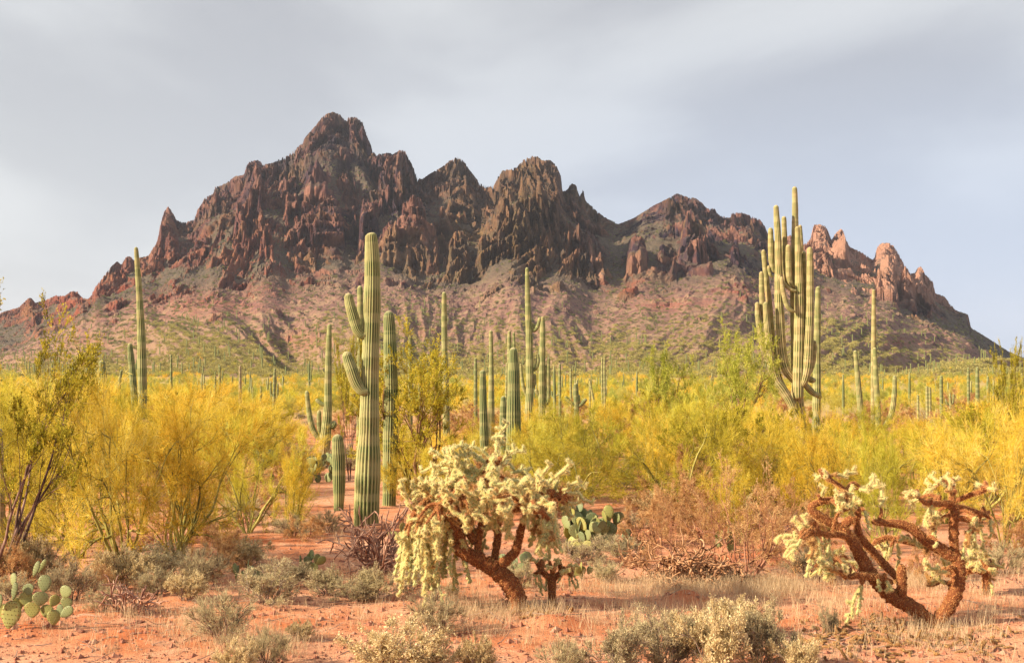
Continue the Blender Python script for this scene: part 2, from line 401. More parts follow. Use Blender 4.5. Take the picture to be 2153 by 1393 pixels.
def knob(sx, sy, seed, p=0.5):
    f1, f2, r = cells(wx / sx, wy / sy, seed)
    return np.clip((f2 - f1) * 1.7, 0, 1)**p * (0.35 + 0.65 * r), r
a1, r1 = knob(27, 40, 101); a2, r2 = knob(10, 17, 103); a3, r3 = knob(4.6, 6.5, 105, 0.6)
rid = fbm((wx + 0.35 * wy) / 26, (wy - 0.3 * wx) / 46, 4, 107, True)
z = z + rock * sml * ((a1 - 0.4) * 6 + rid * 6)
lg = z / 27.0 + 1.3 * fbm(Xg / 60, Yg / 90, 3, 112) + Xg / 260.0
lf = lg - np.floor(lg)
z = z + np.maximum(rock, zone * 0.5) * sml * 9.0 * (sstep(0.35, 0.95, lf) - lf)
# loose boulders on the slope below
f1, f2, r = cells(Xg / 7.5, Yg / 9.0, 121)
bould = np.where(r > 0.80, np.clip(1 - f1 / 0.33, 0, 1)**0.6 * 2.6, 0) * (1 - rock) * sstep(0.45, 0.75, tt)
z = z + bould
z = np.maximum(z, base0 - 0.5)
# the skyline as it stands in the photograph
want = (HY - sil) / F
for it in range(2):
    el = (z - EYE) / Yg
    cur = el.max(0)
    ratio = smooth1(np.clip(want / np.maximum(cur, 1e-4), 0.3, 3), 61 if it == 0 else 13); wgt = sstep(-0.15 if it == 0 else 0.3, 1.0, (Yg - Yc) / np.maximum(Yr - Yc, 1))
    z = EYE + (z - EYE) * (1 + (ratio - 1) * wgt)
# keep fewer rows, spaced evenly along the surface of each column
NR = 380
seg = np.sqrt((np.diff(z, axis=0) * 1.0)**2 + (np.diff(Yg, axis=0) * 0.30)**2)
seg = seg * np.where(Yg[1:] > Yr + 30, 0.25, 1.0)
cum = np.concatenate([np.zeros((1, nc)), np.cumsum(seg, 0)]); cum /= cum[-1]
tq = np.linspace(0, 1, NR)
Yo, Zo, Ro, To, Qo = (np.zeros((NR, nc)) for _ in range(5))
cumS = cum  # row spacing varies slowly between neighbouring columns
k9 = np.hanning(13)[1:-1]; k9 /= k9.sum()
cumS = np.apply_along_axis(lambda a: np.convolve(np.pad(a, 5, mode='edge'), k9, 'valid'), 1, cum)
for j in range(nc):
    Yo[:, j] = np.interp(tq, cumS[:, j], G)
    Zo[:, j] = np.interp(Yo[:, j], G, z[:, j]); Ro[:, j] = np.interp(Yo[:, j], G, rock[:, j]); To[:, j] = np.interp(Yo[:, j], G, tt[:, j])
# the rock face itself: broken blocks pushed out of and into the slope, laid out over width and height of the face
Xo = (cols[None, :] - CX) / F * Yo
def blur(A, n):
    k = np.hanning(n + 2)[1:-1]; k /= k.sum(); p = n // 2
    A = np.apply_along_axis(lambda a: np.convolve(np.pad(a, p, mode='edge'), k, 'valid'), 0, A)
    return np.apply_along_axis(lambda a: np.convolve(np.pad(a, p, mode='edge'), k, 'valid'), 1, A)
Yb_, Zb_ = blur(Yo, 15), blur(Zo, 15)
dy, dz = np.gradient(Yb_, axis=0), np.gradient(Zb_, axis=0)
ln_ = np.sqrt(dy**2 + dz**2) + 1e-6
ny, nz2 = -dz / ln_, np.abs(dy) / ln_
ny = np.where(Yo > Yr[None] + 25, 0, ny)
U_ = Xo + 16 * gnoise(Xo / 60, Zo / 60, 171) + 5 * gnoise(Xo / 17, Zo / 17, 172); W_ = Zo + 0.25 * Yo + 14 * gnoise(Xo / 50, Zo / 50, 173)
ang_ = 0.35 * np.sin(Xo / 130.0 + 0.6) + 0.5 * gnoise(Xo / 110, Zo / 90, 174)
Ur = U_ * np.cos(ang_) + W_ * np.sin(ang_) * 1.0; Wr = W_
h0, q0 = facets(Ur / 40, Wr / 46, 150); h1, q1 = facets(Ur / 19, Wr / 21, 151); h2, q2 = facets(Ur / 9.0, Wr / 9.5, 153); h3, q3 = facets(Ur / 4.2, Wr / 4.4, 155)
rdg = fbm(Ur / 34, Wr / 48, 4, 161, True)
Ro = np.clip(Ro, 0, 1)
smo = np.clip((Zo - 10) / 90.0, 0.15, 1.0)
Ro = blur(Ro, 5)
Ds = Ro * smo * (h0 * 15 + h1 * 11 + h2 * 6.0 + h3 * 2.8 + rdg * 7) + (1 - Ro) * sstep(0.25, 0.8, To) * smo * (h2 * 0.8 + h3 * 0.7)
Qo = np.clip(0.5 + 0.5 * (q0 - .5) + 0.55 * (q1 - .5) + 0.6 * (q2 - .5) + 0.4 * (q3 - .5), 0, 1)
Yo = Yo + ny * Ds * 1.25; Zo = Zo + nz2 * Ds * 0.62
for it in range(4):
    el = (Zo - EYE) / Yo; cur = el.max(0)
    ratio = np.clip(want / np.maximum(cur, 1e-4), 0.5, 1.8)
    ratio = np.clip(smooth1(ratio, 9 if it < 3 else 3), 0.6, (1.5, 1.2, 1.1, 1.02)[it])
    wgt = sstep(0.84, 0.98, el / np.maximum(np.maximum(cur, want), 1e-4)[None])
    Zo = EYE + (Zo - EYE) * (1 + (ratio - 1)[None] * wgt)
ceil_ = (want + (0.7 * gnoise(cols / 5.0, cols * 0, 191) + 0.4) / F)[None] * Yo + EYE
Zo = np.minimum(Zo, ceil_)
Xo = (cols[None, :] - CX) / F * Yo
Po = HY - (Zo - EYE) * F / Yo
Co = np.broadcast_to(cols, Xo.shape)
RED = [(420, 640, 150, 30), (300, 610, 90, 26), (560, 600, 90, 26), (640, 715, 90, 24), (170, 640, 80, 30), (200, 718, 40, 12), (1700, 600, 50, 20), (1420, 640, 90, 14), (1560, 610, 50, 16), (1195, 750, 40, 8), (1290, 770, 60, 14), (1880, 720, 70, 8), (1850, 780, 120, 14), (1330, 600, 60, 14), (900, 700, 50, 12)]
red = np.zeros_like(Xo)
wob = 0.5 * fbm(Xo / 26, Yo / 40, 3, 141)
for (a, b, c_, d) in RED: red = np.maximum(red, 1 - np.clip(np.sqrt(((Co - a) / c_)**2 + ((Po - b) / d)**2) * 0.75 + wob - 0.1, 0, 1))
pale = sstep(1640, 1730, Co) * sstep(640, 560, Po) if False else np.clip((Co - 1620) / 90.0, 0, 1) * np.clip((660 - Po) / 60.0, 0, 1)
pale = np.maximum(pale, np.clip(1 - np.hypot((Co - 1255 - (Po - 560) * 0.35) / 9.0, (Po - 550) / 55.0), 0, 1) * 1.6)
pale = np.clip(pale, 0, 1)
och = np.clip(np.exp(-((Co - 1110) / 120.0)**2) + 0.6 * np.exp(-((Co - 960) / 60.0)**2), 0, 1)
me = make_mesh("mountain", np.stack([Xo, Yo, Zo], -1).reshape(-1, 3), gridfaces(NR, nc), {"rock": Ro, "red": red, "pale": pale, "ochre": och, "down": To, "facet": Qo, "high_dark": np.clip((Zo - 120) / 110.0, 0, 1), "rust": np.clip((760 - Co) / 250.0, 0, 1) * np.clip((200 - Zo) / 90.0, 0, 1)}, None, False)
m = M("mountain_rock_and_scree", 0.92, 0.12)
big = m.noise(0.018, 5, 0.6); mid = m.noise(0.085, 6, 0.65); strk = m.noise(0.20, 6, 0.7, m.mapped((1, 0.5, 0.22))); fine = m.noise(0.9, 4, 0.7)
rc = m.ramp(m.math('ADD', m.math('MULTIPLY', mid, 0.55), m.math('MULTIPLY', m.attr('facet'), 0.45)), [(0.30, (0.024, 0.018, 0.036)), (0.43, (0.066, 0.040, 0.058)), (0.55, (0.155, 0.064, 0.055)), (0.70, (0.30, 0.145, 0.105))])  # whole rock range kept dark: cloud shade put into the colour
rc = m.mix(m.rng(strk, 0.42, 0.68, 0, 0.75), rc, (0.060, 0.034, 0.042))
rc = m.mix(m.rng(strk, 0.40, 0.28, 0, 0.7), rc, (0.30, 0.155, 0.105))
rc = m.mix(m.math('MULTIPLY', m.rng(big, 0.48, 0.66), 0.45), rc, (0.21, 0.15, 0.055))
rc = m.mix(m.math('MULTIPLY', m.attr("ochre"), m.rng(fine, 0.35, 0.65, 0.1, 0.75)), rc, (0.24, 0.165, 0.06))
rc = m.mix(m.math('MULTIPLY', m.math('MULTIPLY', m.attr('high_dark'), m.rng(mid, 0.35, 0.62, 1.0, 0.35)), 0.6), rc, (0.042, 0.032, 0.048))  # rock mixed darker the higher it stands
rc = m.mix(m.math('MULTIPLY', m.math('MULTIPLY', m.attr('rust'), m.rng(fine, 0.35, 0.6)), 0.6), rc, (0.34, 0.115, 0.055))
rc = m.mix(m.math('MULTIPLY', m.attr("pale"), 0.8), rc, (0.50, 0.27, 0.19))
rc = m.mix(m.math('MULTIPLY', m.attr("red"), 0.7), rc, (0.30, 0.07, 0.04))
sc = m.ramp(mid, [(0.32, (0.20, 0.095, 0.098)), (0.48, (0.30, 0.165, 0.130)), (0.66, (0.40, 0.27, 0.165))])
sc = m.mix(m.math('MULTIPLY', m.math('MULTIPLY', m.attr("red"), m.rng(m.noise(0.22, 5, 0.7), 0.35, 0.6)), 0.8), sc, (0.36, 0.12, 0.085))
sc = m.mix(m.math('MULTIPLY', m.rng(m.attr("down"), 0.75, 0.15), 0.5), sc, (0.42, 0.27, 0.16))
vg = m.voro(0.42, m.mapped((1, 0.7, 0.7))); vg2 = m.voro(1.1, m.mapped((1, 0.7, 0.7)))
green = m.mix(m.rng(m.attr("down"), 0.75, 0.2), (0.055, 0.075, 0.042), (0.17, 0.18, 0.06))
sc = m.mix(m.math('MULTIPLY', m.rng(vg, 0.34, 0.18), m.rng(big, 0.35, 0.6, 0.35, 1.0)), sc, green)
sc = m.mix(m.math('MULTIPLY', m.rng(vg2, 0.30, 0.15), 0.5), sc, green)
nzv = m.normal_z()
flat = m.math('MULTIPLY', m.rng(nzv, 0.50, 0.80), m.rng(fine, 0.3, 0.6, 0.5, 1.0))
rk = m.math('MULTIPLY', m.rng(m.attr("rock"), 0.25, 0.6), m.math('SUBTRACT', 1.0, m.math('MULTIPLY', flat, 0.8)), True)
steep = m.rng(nzv, 0.62, 0.42)
rk = m.math('MAXIMUM', rk, m.math('MULTIPLY', steep, m.rng(m.attr("down"), 0.3, 0.6)))
ledgev = m.mix(m.rng(fine, 0.4, 0.62), (0.055, 0.064, 0.046), (0.155, 0.115, 0.085))
sc = m.mix(m.math('MULTIPLY', m.rng(m.attr("down"), 0.72, 1.0), 0.85), sc, ledgev)
m.bump(m.math('ADD', m.math('MULTIPLY', strk, 1.0), m.math('MULTIPLY', fine, 0.5)), 1.0, 4.0)
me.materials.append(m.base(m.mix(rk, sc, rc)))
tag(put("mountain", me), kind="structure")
# ------------------------------------------------------------------ plant materials
def ribbed_skin(name, lo, mid, hi, base_c=(0.30, 0.20, 0.12)):
    m = M(name, 0.7, 0.25)
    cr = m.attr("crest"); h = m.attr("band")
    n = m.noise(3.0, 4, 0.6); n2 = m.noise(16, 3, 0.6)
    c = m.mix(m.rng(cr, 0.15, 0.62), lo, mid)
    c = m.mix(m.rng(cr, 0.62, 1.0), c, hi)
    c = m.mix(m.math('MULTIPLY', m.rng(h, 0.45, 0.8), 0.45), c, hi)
    c = m.mix(m.rng(n, 0.40, 0.72, 0, 0.35), c, base_c)
    c = m.mix(m.rng(n2, 0.62, 0.76, 0, 0.6), c, (0.16, 0.10, 0.06))
    c = m.mix(m.math('MULTIPLY', m.attr("bark"), m.rng(n, 0.25, 0.6, 0.6, 1.0)), c, base_c)
    c = m.mix(m.math('MULTIPLY', m.attr("tip"), 0.55), c, (0.62, 0.50, 0.30))
    m.bump(n2, 0.3, 0.02)
    return m.base(c)
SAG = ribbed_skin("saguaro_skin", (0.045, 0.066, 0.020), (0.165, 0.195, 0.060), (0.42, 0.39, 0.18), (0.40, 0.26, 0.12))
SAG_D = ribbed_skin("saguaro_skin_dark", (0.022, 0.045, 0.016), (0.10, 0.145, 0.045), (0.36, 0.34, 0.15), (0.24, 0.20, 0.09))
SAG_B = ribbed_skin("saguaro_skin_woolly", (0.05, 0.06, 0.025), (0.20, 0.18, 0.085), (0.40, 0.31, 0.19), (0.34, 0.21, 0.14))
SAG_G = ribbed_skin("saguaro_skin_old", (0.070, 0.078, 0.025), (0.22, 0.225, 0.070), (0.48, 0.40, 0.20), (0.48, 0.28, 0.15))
def twig_mat(name, stops, k=0.35, vary=None):
    m = M(name, 0.8, 0.1)
    v = m.math('ADD', m.math('MULTIPLY', m.attr("tone"), 0.72), m.math('MULTIPLY', m.objrand(), 0.28))
    c = m.ramp(v, stops)
    if vary:
        w = m.math('FRACT', m.math('MULTIPLY', m.objrand(), 7.31))
        c = m.mix(m.rng(w, 0.45, 0.95, 0, 0.62), c, vary[0], 'MULTIPLY'); c = m.mix(m.rng(w, 0.35, 0.0, 0, 0.5), c, vary[1], 'MULTIPLY')
    return m.leafy(c, k)
PV_TWIG = twig_mat("palo_verde_twig", [(0.10, (0.36, 0.27, 0.026)), (0.35, (0.68, 0.49, 0.045)), (0.65, (0.86, 0.66, 0.10)), (0.95, (0.93, 0.79, 0.26))], 0.45, ((0.72, 0.95, 0.8), (1.0, 0.74, 0.6)))
PV_OLIVE = twig_mat("palo_verde_twig_olive", [(0.10, (0.22, 0.19, 0.022)), (0.40, (0.46, 0.37, 0.035)), (0.70, (0.66, 0.52, 0.07)), (0.95, (0.80, 0.66, 0.14))], 0.42, ((0.74, 0.95, 0.8), (1.0, 0.74, 0.6)))
MESQ = twig_mat("mesquite_leaf", [(0.10, (0.16, 0.19, 0.025)), (0.5, (0.42, 0.43, 0.06)), (0.95, (0.70, 0.66, 0.16))], 0.42)
CREO = twig_mat("creosote_leaf", [(0.10, (0.14, 0.13, 0.014)), (0.45, (0.38, 0.33, 0.03)), (0.95, (0.70, 0.56, 0.07))], 0.35)
BURS = twig_mat("bursage_leaf", [(0.10, (0.25, 0.19, 0.12)), (0.5, (0.47, 0.39, 0.23)), (0.95, (0.68, 0.58, 0.33))], 0.25)
BURS_Y = twig_mat("bursage_leaf_yellow", [(0.10, (0.36, 0.25, 0.12)), (0.5, (0.60, 0.47, 0.25)), (0.95, (0.80, 0.66, 0.40))], 0.3)
DRYLEAF = twig_mat("dry_orange_leaf", [(0.10, (0.30, 0.15, 0.06)), (0.5, (0.56, 0.32, 0.14)), (0.95, (0.74, 0.52, 0.26))], 0.35)
STRAW = twig_mat("dry_grass_blade", [(0.10, (0.42, 0.29, 0.16)), (0.5, (0.62, 0.46, 0.28)), (0.95, (0.78, 0.62, 0.42))], 0.35)
def bark(name, a, b, c_, sc=9):
    m = M(name, 0.9, 0.1); n = m.noise(sc, 5, 0.65, m.mapped((1, 1, 0.35)))
    m.bump(n, 0.5, 0.02)
    return m.base(m.ramp(m.math('ADD', m.math('MULTIPLY', n, 0.8), m.math('MULTIPLY', m.attr("tone"), 0.2)), [(0.34, a), (0.52, b), (0.7, c_)]))
PV_BARK = bark("palo_verde_bark", (0.11, 0.095, 0.03), (0.28, 0.25, 0.07), (0.44, 0.38, 0.13))
CREO_BARK = bark("creosote_bark", (0.045, 0.026, 0.022), (0.15, 0.085, 0.065), (0.38, 0.25, 0.20))
CENT_BARK = bark("brown_shrub_bark", (0.07, 0.035, 0.02), (0.22, 0.12, 0.065), (0.46, 0.29, 0.17))
RED_BARK = bark("reddish_twig_bark", (0.13, 0.05, 0.03), (0.32, 0.14, 0.09), (0.52, 0.30, 0.20))
GREY_BARK = bark("grey_twig_bark", (0.13, 0.09, 0.08), (0.27, 0.19, 0.155), (0.45, 0.34, 0.28))
STAG_BARK = bark("staghorn_stem", (0.16, 0.07, 0.05), (0.38, 0.21, 0.15), (0.52, 0.36, 0.26), 14)
DEAD_BARK = bark("dead_cholla_wood", (0.12, 0.05, 0.025), (0.38, 0.20, 0.105), (0.60, 0.38, 0.23), 14)
m = M("cholla_trunk_bark", 0.95, 0.1)
n = m.noise(30, 4, 0.7); v_ = m.voro(38)
c = m.mix(m.rng(v_, 0.18, 0.42), (0.72, 0.33, 0.12), (0.20, 0.07, 0.03))
c = m.mix(m.rng(n, 0.5, 0.7, 0, 0.7), c, (0.46, 0.21, 0.08))
m.bump(m.math('ADD', n, m.rng(v_, 0.0, 0.4, 1, 0)), 1.0, 0.02)
CH_BARK = m.base(c)
m = M("cholla_joint_flesh", 0.7, 0.2)
CH_FLESH = m.base(m.mix(m.rng(m.voro(60), 0.15, 0.4), (0.62, 0.54, 0.25), (0.36, 0.36, 0.15)))
m = M("cholla_joint_flesh_tan", 0.8, 0.2)
CH_TAN = m.base(m.mix(m.rng(m.voro(60), 0.15, 0.4), (0.46, 0.29, 0.11), (0.22, 0.11, 0.04)))
def spine_mat(name, a, b, k=0.45):
    m = M(name, 0.5, 0.3)
    return m.leafy(m.mix(m.attr("tone"), a, b), k)
CH_SPINE = spine_mat("cholla_spine_straw", (0.90, 0.70, 0.30), (1.0, 0.92, 0.58))
CH_SPINE_O = spine_mat("cholla_spine_amber", (0.70, 0.38, 0.12), (0.90, 0.68, 0.34))
TR_SPINE = spine_mat("cholla_trunk_spine", (0.56, 0.23, 0.075), (0.94, 0.60, 0.26), 0.25)
def pad_mat(name, a, b, spot):
    m = M(name, 0.55, 0.3)
    d = m.voro(7.5, m.mapped((1, 0.02, 1)))
    c = m.mix(m.noise(6, 3), a, b)
    c = m.mix(m.math('MULTIPLY', m.objrand(), 0.4), c, (0.42, 0.40, 0.12))
    m.bump(m.rng(d, 0.0, 0.25, 1, 0), 0.5, 0.01)
    return m.base(m.mix(m.rng(d, 0.30, 0.20), c, spot))
PAD = pad_mat("prickly_pear_pad", (0.085, 0.13, 0.065), (0.19, 0.23, 0.125), (0.12, 0.075, 0.03))
PAD_Y = pad_mat("prickly_pear_pad_yellow", (0.16, 0.18, 0.05), (0.32, 0.30, 0.10), (0.30, 0.17, 0.05))
m = M("red_rock", 0.95, 0.1)
n = m.noise(7, 5, 0.65)
m.bump(n, 0.6, 0.05)
ROCK = m.base(m.ramp(n, [(0.35, (0.16, 0.055, 0.035)), (0.5, (0.33, 0.135, 0.085)), (0.68, (0.48, 0.27, 0.19))]))

# ------------------------------------------------------------------ curves and tubes
def unit(a): return a / np.maximum(np.linalg.norm(a, axis=-1, keepdims=True), 1e-9)
def tubes(P, R, sides):
    """many tubes at once; P (B, k, 3), R (B, k)"""
    B, k, _ = P.shape
    T = np.empty_like(P); T[:, 1:-1] = P[:, 2:] - P[:, :-2]; T[:, 0] = P[:, 1] - P[:, 0]; T[:, -1] = P[:, -1] - P[:, -2]
    T = unit(T)
    m0 = unit(P[:, -1] - P[:, 0])
    ref = np.where(np.abs(m0[:, 2:3]) > 0.8, np.array([[1.0, 0.13, 0]]), np.array([[0, 0.13, 1.0]]))[:, None, :]
    U = unit(np.cross(T, ref)); W = np.cross(T, U)
    a = np.arange(sides) * 2 * np.pi / sides
    ring = P[:, :, None] + R[:, :, None, None] * (np.cos(a)[None, None, :, None] * U[:, :, None] + np.sin(a)[None, None, :, None] * W[:, :, None])
    V = ring.reshape(-1, 3)
    idx = np.arange(B * k * sides).reshape(B, k, sides)
    nx = np.roll(idx, -1, 2)
    Fq = np.stack([idx[:, :-1], nx[:, :-1], nx[:, 1:], idx[:, 1:]], -1).reshape(-1, 4)
    return V, Fq
def paths(S, D, L, k, wig, bend, rg):
    """wandering paths; bend is a vector (3,) or (B,3) the direction leans to"""
    B = len(S); P = np.zeros((B, k, 3)); P[:, 0] = S; d = unit(D); step = (L / (k - 1))[:, None]
    for i in range(1, k):
        d = unit(d + rg.normal(0, wig, (B, 3)) + bend / (k - 1))
        P[:, i] = P[:, i - 1] + d * step
    return P
def along(P, t):
    """point and direction at t in 0..1 on each path (B,k,3)"""
    k = P.shape[1]; f = np.clip(t, 0, 0.9999) * (k - 1); i = f.astype(int); w = (f - i)[:, None]
    r = np.arange(len(P)); a, b = P[r, i], P[r, i + 1]
    return a * (1 - w) + b * w, unit(b - a)
def ribbons(S, D, L, W, rg, taper=0.35):
    """flat thin blades: 2 triangles each, pointing along D"""
    n = len(S); D = unit(D)
    side = unit(np.cross(D, unit(rg.normal(0, 1, (n, 3))))) * (W / 2)[:, None]
    E = S + D * L[:, None]
    V = np.stack([S - side, S + side, E + side * taper, E - side * taper], 1).reshape(-1, 3)
    return V, np.arange(4 * n).reshape(n, 4)
def tri_spines(S, D, L, W, rg):
    n = len(S); D = unit(D); side = unit(np.cross(D, unit(rg.normal(0, 1, (n, 3))))) * (W / 2)[:, None]
    return np.stack([S - side, S + side, S + D * L[:, None]], 1).reshape(-1, 3), np.arange(3 * n).reshape(n, 3)
def leaves(S, D, L, W, rg):
    n = len(S); D = unit(D); side = unit(np.cross(D, unit(rg.normal(0, 1, (n, 3))))) * (W / 2)[:, None]
    Mid = S + D * (L * 0.5)[:, None]
    V = np.stack([S, Mid + side, S + D * L[:, None], Mid - side], 1).reshape(-1, 3)
    return V, np.arange(4 * n).reshape(n, 4)
def rep(a, n): return np.repeat(a, n, axis=0)

# ------------------------------------------------------------------ shrubs and small trees
def shrub(seed, h, w, trunks=5, lean=0.55, levels=3, kids=(4, 5, 5), ratio=(0.62, 0.6, 0.5), r0=0.05, wig=0.16, up=0.35, start=0.25,
          tw=14, twl=(0.12, 0.26), tww=0.007, spread=0.55, twup=0.5, leafn=0, leafl=0.03, leafw=0.016, bark_m=None, leaf_m=None, name="shrub", sides=5, spreadb=0.75, hollow=0.0, minz=0.06, leaf_on_tw=True, keep_twigs=True, clump=0.0, low=False):
    """returns (trunk mesh, crown mesh); built around the origin"""
    rg = np.random.default_rng(seed)
    wood = Buf()
    ang = rg.uniform(0, 2 * np.pi, trunks) + np.arange(trunks) * 2 * np.pi / trunks
    ln = rg.uniform(0.25, 1.0, trunks)**0.6 * lean
    D = np.stack([np.cos(ang) * ln * w / h * 1.4, np.sin(ang) * ln * w / h * 1.4, np.ones(trunks)], 1)
    S = np.stack([np.cos(ang) * 0.04 * w, np.sin(ang) * 0.04 * w, np.full(trunks, -0.06)], 1)
    L = h * rg.uniform(0.55, 0.8, trunks)
    P = paths(S, D, L, 9, wig, np.array([0, 0, up]), rg)
    R = r0 * (1 - 0.62 * np.linspace(0, 1, 9))[None] * rg.uniform(0.7, 1.15, (trunks, 1))
    V, Fq = tubes(P, R, sides + 1); wood.add(V, Fq, tone=rep(rg.random(trunks), 9 * (sides + 1)))
    lastP = [P]
    for lv in range(levels):
        n = kids[lv]; B = len(P); k = 7 if lv == 0 else 5
        t = np.clip(rg.uniform(start, 1.02, (B, n)), 0, 0.999); t[:, 0] = 0.999
        t = t.ravel(); PP = rep(P, n); s, d = along(PP, t)
        out = s * np.array([1, 1, 0.0]); out = out / max(w, 1e-3)
        D = d + rg.normal(0, spreadb, (B * n, 3)) * 0.8 + out * 0.5
        D[:, 2] += up * 0.35
        rpar = R[:, 0:1] * (1 - 0.62 * t.reshape(B, n)); rr = (rpar.ravel()) * 0.62
        L = rep(L, n) * ratio[lv] * rg.uniform(0.6, 1.15, B * n) * (1.1 - 0.35 * t)
        P = paths(s, D, L, k, wig * 1.1, np.array([0, 0, up * 0.8]), rg)
        R = rr[:, None] * (1 - 0.65 * np.linspace(0, 1, k))[None]
        R = np.maximum(R, 0.0022)
        V, Fq = tubes(P, R, max(3, sides - 1 - lv)); wood.add(V, Fq, tone=rep(rg.random(len(P)), k * max(3, sides - 1 - lv)))
        start = 0.15
        lastP.append(P)
    P = lastP[-1]
    crown = Buf()
    if low:
        Q = lastP[-2]; q = Q[np.arange(len(Q))]; i5 = np.linspace(0, Q.shape[1] - 1, 5).round().astype(int); P = np.concatenate([P, q[:, i5]])
    B = len(P)
    lum = np.clip(0.5 + 0.28 * rg.normal(0, 1, B), 0, 1)
    if tw:
        t = rg.uniform(0.15, 1.0, (B, tw)).ravel(); PP = rep(P, tw)
        s, d = along(PP, t)
        D = d * 0.9 + rg.normal(0, spread, (len(s), 3)) + np.array([0, 0, twup])
        L = rg.uniform(*twl, len(s)); W = np.full(len(s), tww) * rg.uniform(0.7, 1.3, len(s))
        ok = s[:, 2] > minz
        s, D, L, W = s[ok], unit(D[ok]), L[ok], W[ok]; tone = np.clip(rep(lum, tw)[ok] + rg.normal(0, 0.16, len(s)), 0, 1)
        if keep_twigs:
            V, Fq = ribbons(s, D, L, W, rg); crown.add(V, Fq, tone=rep(tone, 4))
        if leafn:
            n = leafn
            ss = rep(s, n) + rep(D * L[:, None], n) * rg.uniform(0.1, 1.0, (len(s) * n, 1))
            dd = rep(D, n) + rg.normal(0, 0.9, (len(s) * n, 3))
            ll = rg.uniform(0.6, 1.3, len(ss)) * leafl
            V, Fq = leaves(ss, dd, ll, ll * leafw / leafl, rg); crown.add(V, Fq, tone=rep(np.clip(rep(tone, n) + rg.normal(0, 0.15, len(ss)), 0, 1), 4))
    # scale to the wanted size
    Vc = np.concatenate(crown.V); zmx = np.percentile(Vc[:, 2], 99.6); rad = np.percentile(np.hypot(Vc[:, 0], Vc[:, 1]), 96)
    sc = np.array([w / rad, w / rad, h / zmx])
    for b in (wood, crown): b.V = [v * sc for v in b.V]
    return wood.mesh(name + "_wood", bark_m, True), crown.mesh(name + "_leaves", leaf_m)
def plant(name, meshes, loc, rz, label, cat, group=None, parts=("trunk", "crown"), s=1.0):
    r = root(name, loc, rz, s); tag(r, label, cat, group)
    KIDS[r.name] = [put(p, me, r) for p, me in zip(parts, meshes)]
    return r

PVK = dict(bark_m=PV_BARK, trunks=8, lean=1.15, levels=3, kids=(5, 5, 4), r0=0.05, wig=0.17, up=0.12, spreadb=0.8, low=True)
PV = [shrub(100 + i, 3.0, 1.7, tw=9, twl=(0.10, 0.42), tww=0.0065, spread=0.5, twup=0.32, leafn=2, leafl=0.026, leafw=0.012, leaf_m=PV_TWIG, name="palo_verde", start=0.15, **PVK) for i in range(4)]
PVO = [shrub(120 + i, 3.0, 1.9, tw=9, twl=(0.10, 0.38), tww=0.0065, spread=0.52, twup=0.4, leafn=2, leafl=0.026, leafw=0.012, leaf_m=PV_OLIVE, name="palo_verde", start=0.15, **PVK) for i in range(2)]
PVF_O_PLACE = 0
PVF = [shrub(140 + i, 3.0, 1.9, trunks=6, lean=1.1, levels=2, kids=(6, 6), bark_m=PV_BARK, r0=0.05, wig=0.17, up=0.12, spreadb=0.85, low=True, tw=16, twl=(0.2, 0.6), tww=0.015, spread=0.42, twup=0.5, leafn=0, leaf_m=PV_TWIG, name="palo_verde_small", start=0.2) for i in range(3)]
MSQ = [shrub(160 + i, 5.0, 2.4, trunks=4, lean=0.7, levels=3, kids=(5, 5, 4), bark_m=CENT_BARK, r0=0.075, wig=0.22, up=0.2, spreadb=0.8, tw=10, twl=(0.2, 0.42), tww=0.01, spread=0.6, twup=0.1, leafn=4, leafl=0.085, leafw=0.035, leaf_m=MESQ, name="mesquite", start=0.35) for i in range(2)]
CRK = dict(levels=3, wig=0.12, up=0.5, leaf_m=CREO, keep_twigs=True, spread=0.55, twup=0.45, leafl=0.036, leafw=0.022)
CR = [shrub(200, 3.9, 1.45, trunks=9, lean=1.0, kids=(5, 4, 4), r0=0.055, bark_m=CENT_BARK, tw=9, twl=(0.08, 0.24), tww=0.006, leafn=8, name="creosote", start=0.3, spreadb=0.8, **CRK),
      shrub(201, 3.6, 2.3, trunks=13, lean=1.0, kids=(4, 4, 4), r0=0.05, bark_m=CREO_BARK, tw=7, twl=(0.08, 0.2), tww=0.005, leafn=7, name="creosote", start=0.5, spreadb=0.42, **CRK),
      shrub(202, 3.0, 1.5, trunks=8, lean=0.8, kids=(4, 4, 4), r0=0.035, bark_m=CREO_BARK, tw=7, twl=(0.08, 0.18), tww=0.005, leafn=6, name="creosote", start=0.4, spreadb=0.5, **CRK)]
BSK = dict(trunks=16, lean=0.9, levels=2, kids=(5, 5), r0=0.009, wig=0.16, up=0.25, spreadb=0.5, start=0.2, spread=0.5, twup=0.4)
BS = [shrub(300, 0.55, 0.42, bark_m=GREY_BARK, leaf_m=BURS, tw=12, twl=(0.03, 0.09), tww=0.0035, leafn=2, leafl=0.018, leafw=0.008, name="bursage", **BSK),
      shrub(301, 0.55, 0.42, bark_m=GREY_BARK, leaf_m=BURS, tw=12, twl=(0.03, 0.09), tww=0.0035, leafn=2, leafl=0.02, leafw=0.010, name="bursage", **BSK),
      shrub(302, 0.55, 0.42, bark_m=GREY_BARK, leaf_m=BURS_Y, tw=12, twl=(0.03, 0.08), tww=0.0035, leafn=3, leafl=0.022, leafw=0.011, name="bursage", **BSK),
      shrub(303, 0.55, 0.42, bark_m=CREO_BARK, leaf_m=BURS, tw=11, twl=(0.04, 0.11), tww=0.0035, leafn=1, leafl=0.014, leafw=0.006, name="bursage", **BSK),
      shrub(304, 0.55, 0.42, bark_m=GREY_BARK, leaf_m=BURS_Y, tw=12, twl=(0.03, 0.08), tww=0.0035, leafn=3, leafl=0.022, leafw=0.011, name="bursage", **BSK)]
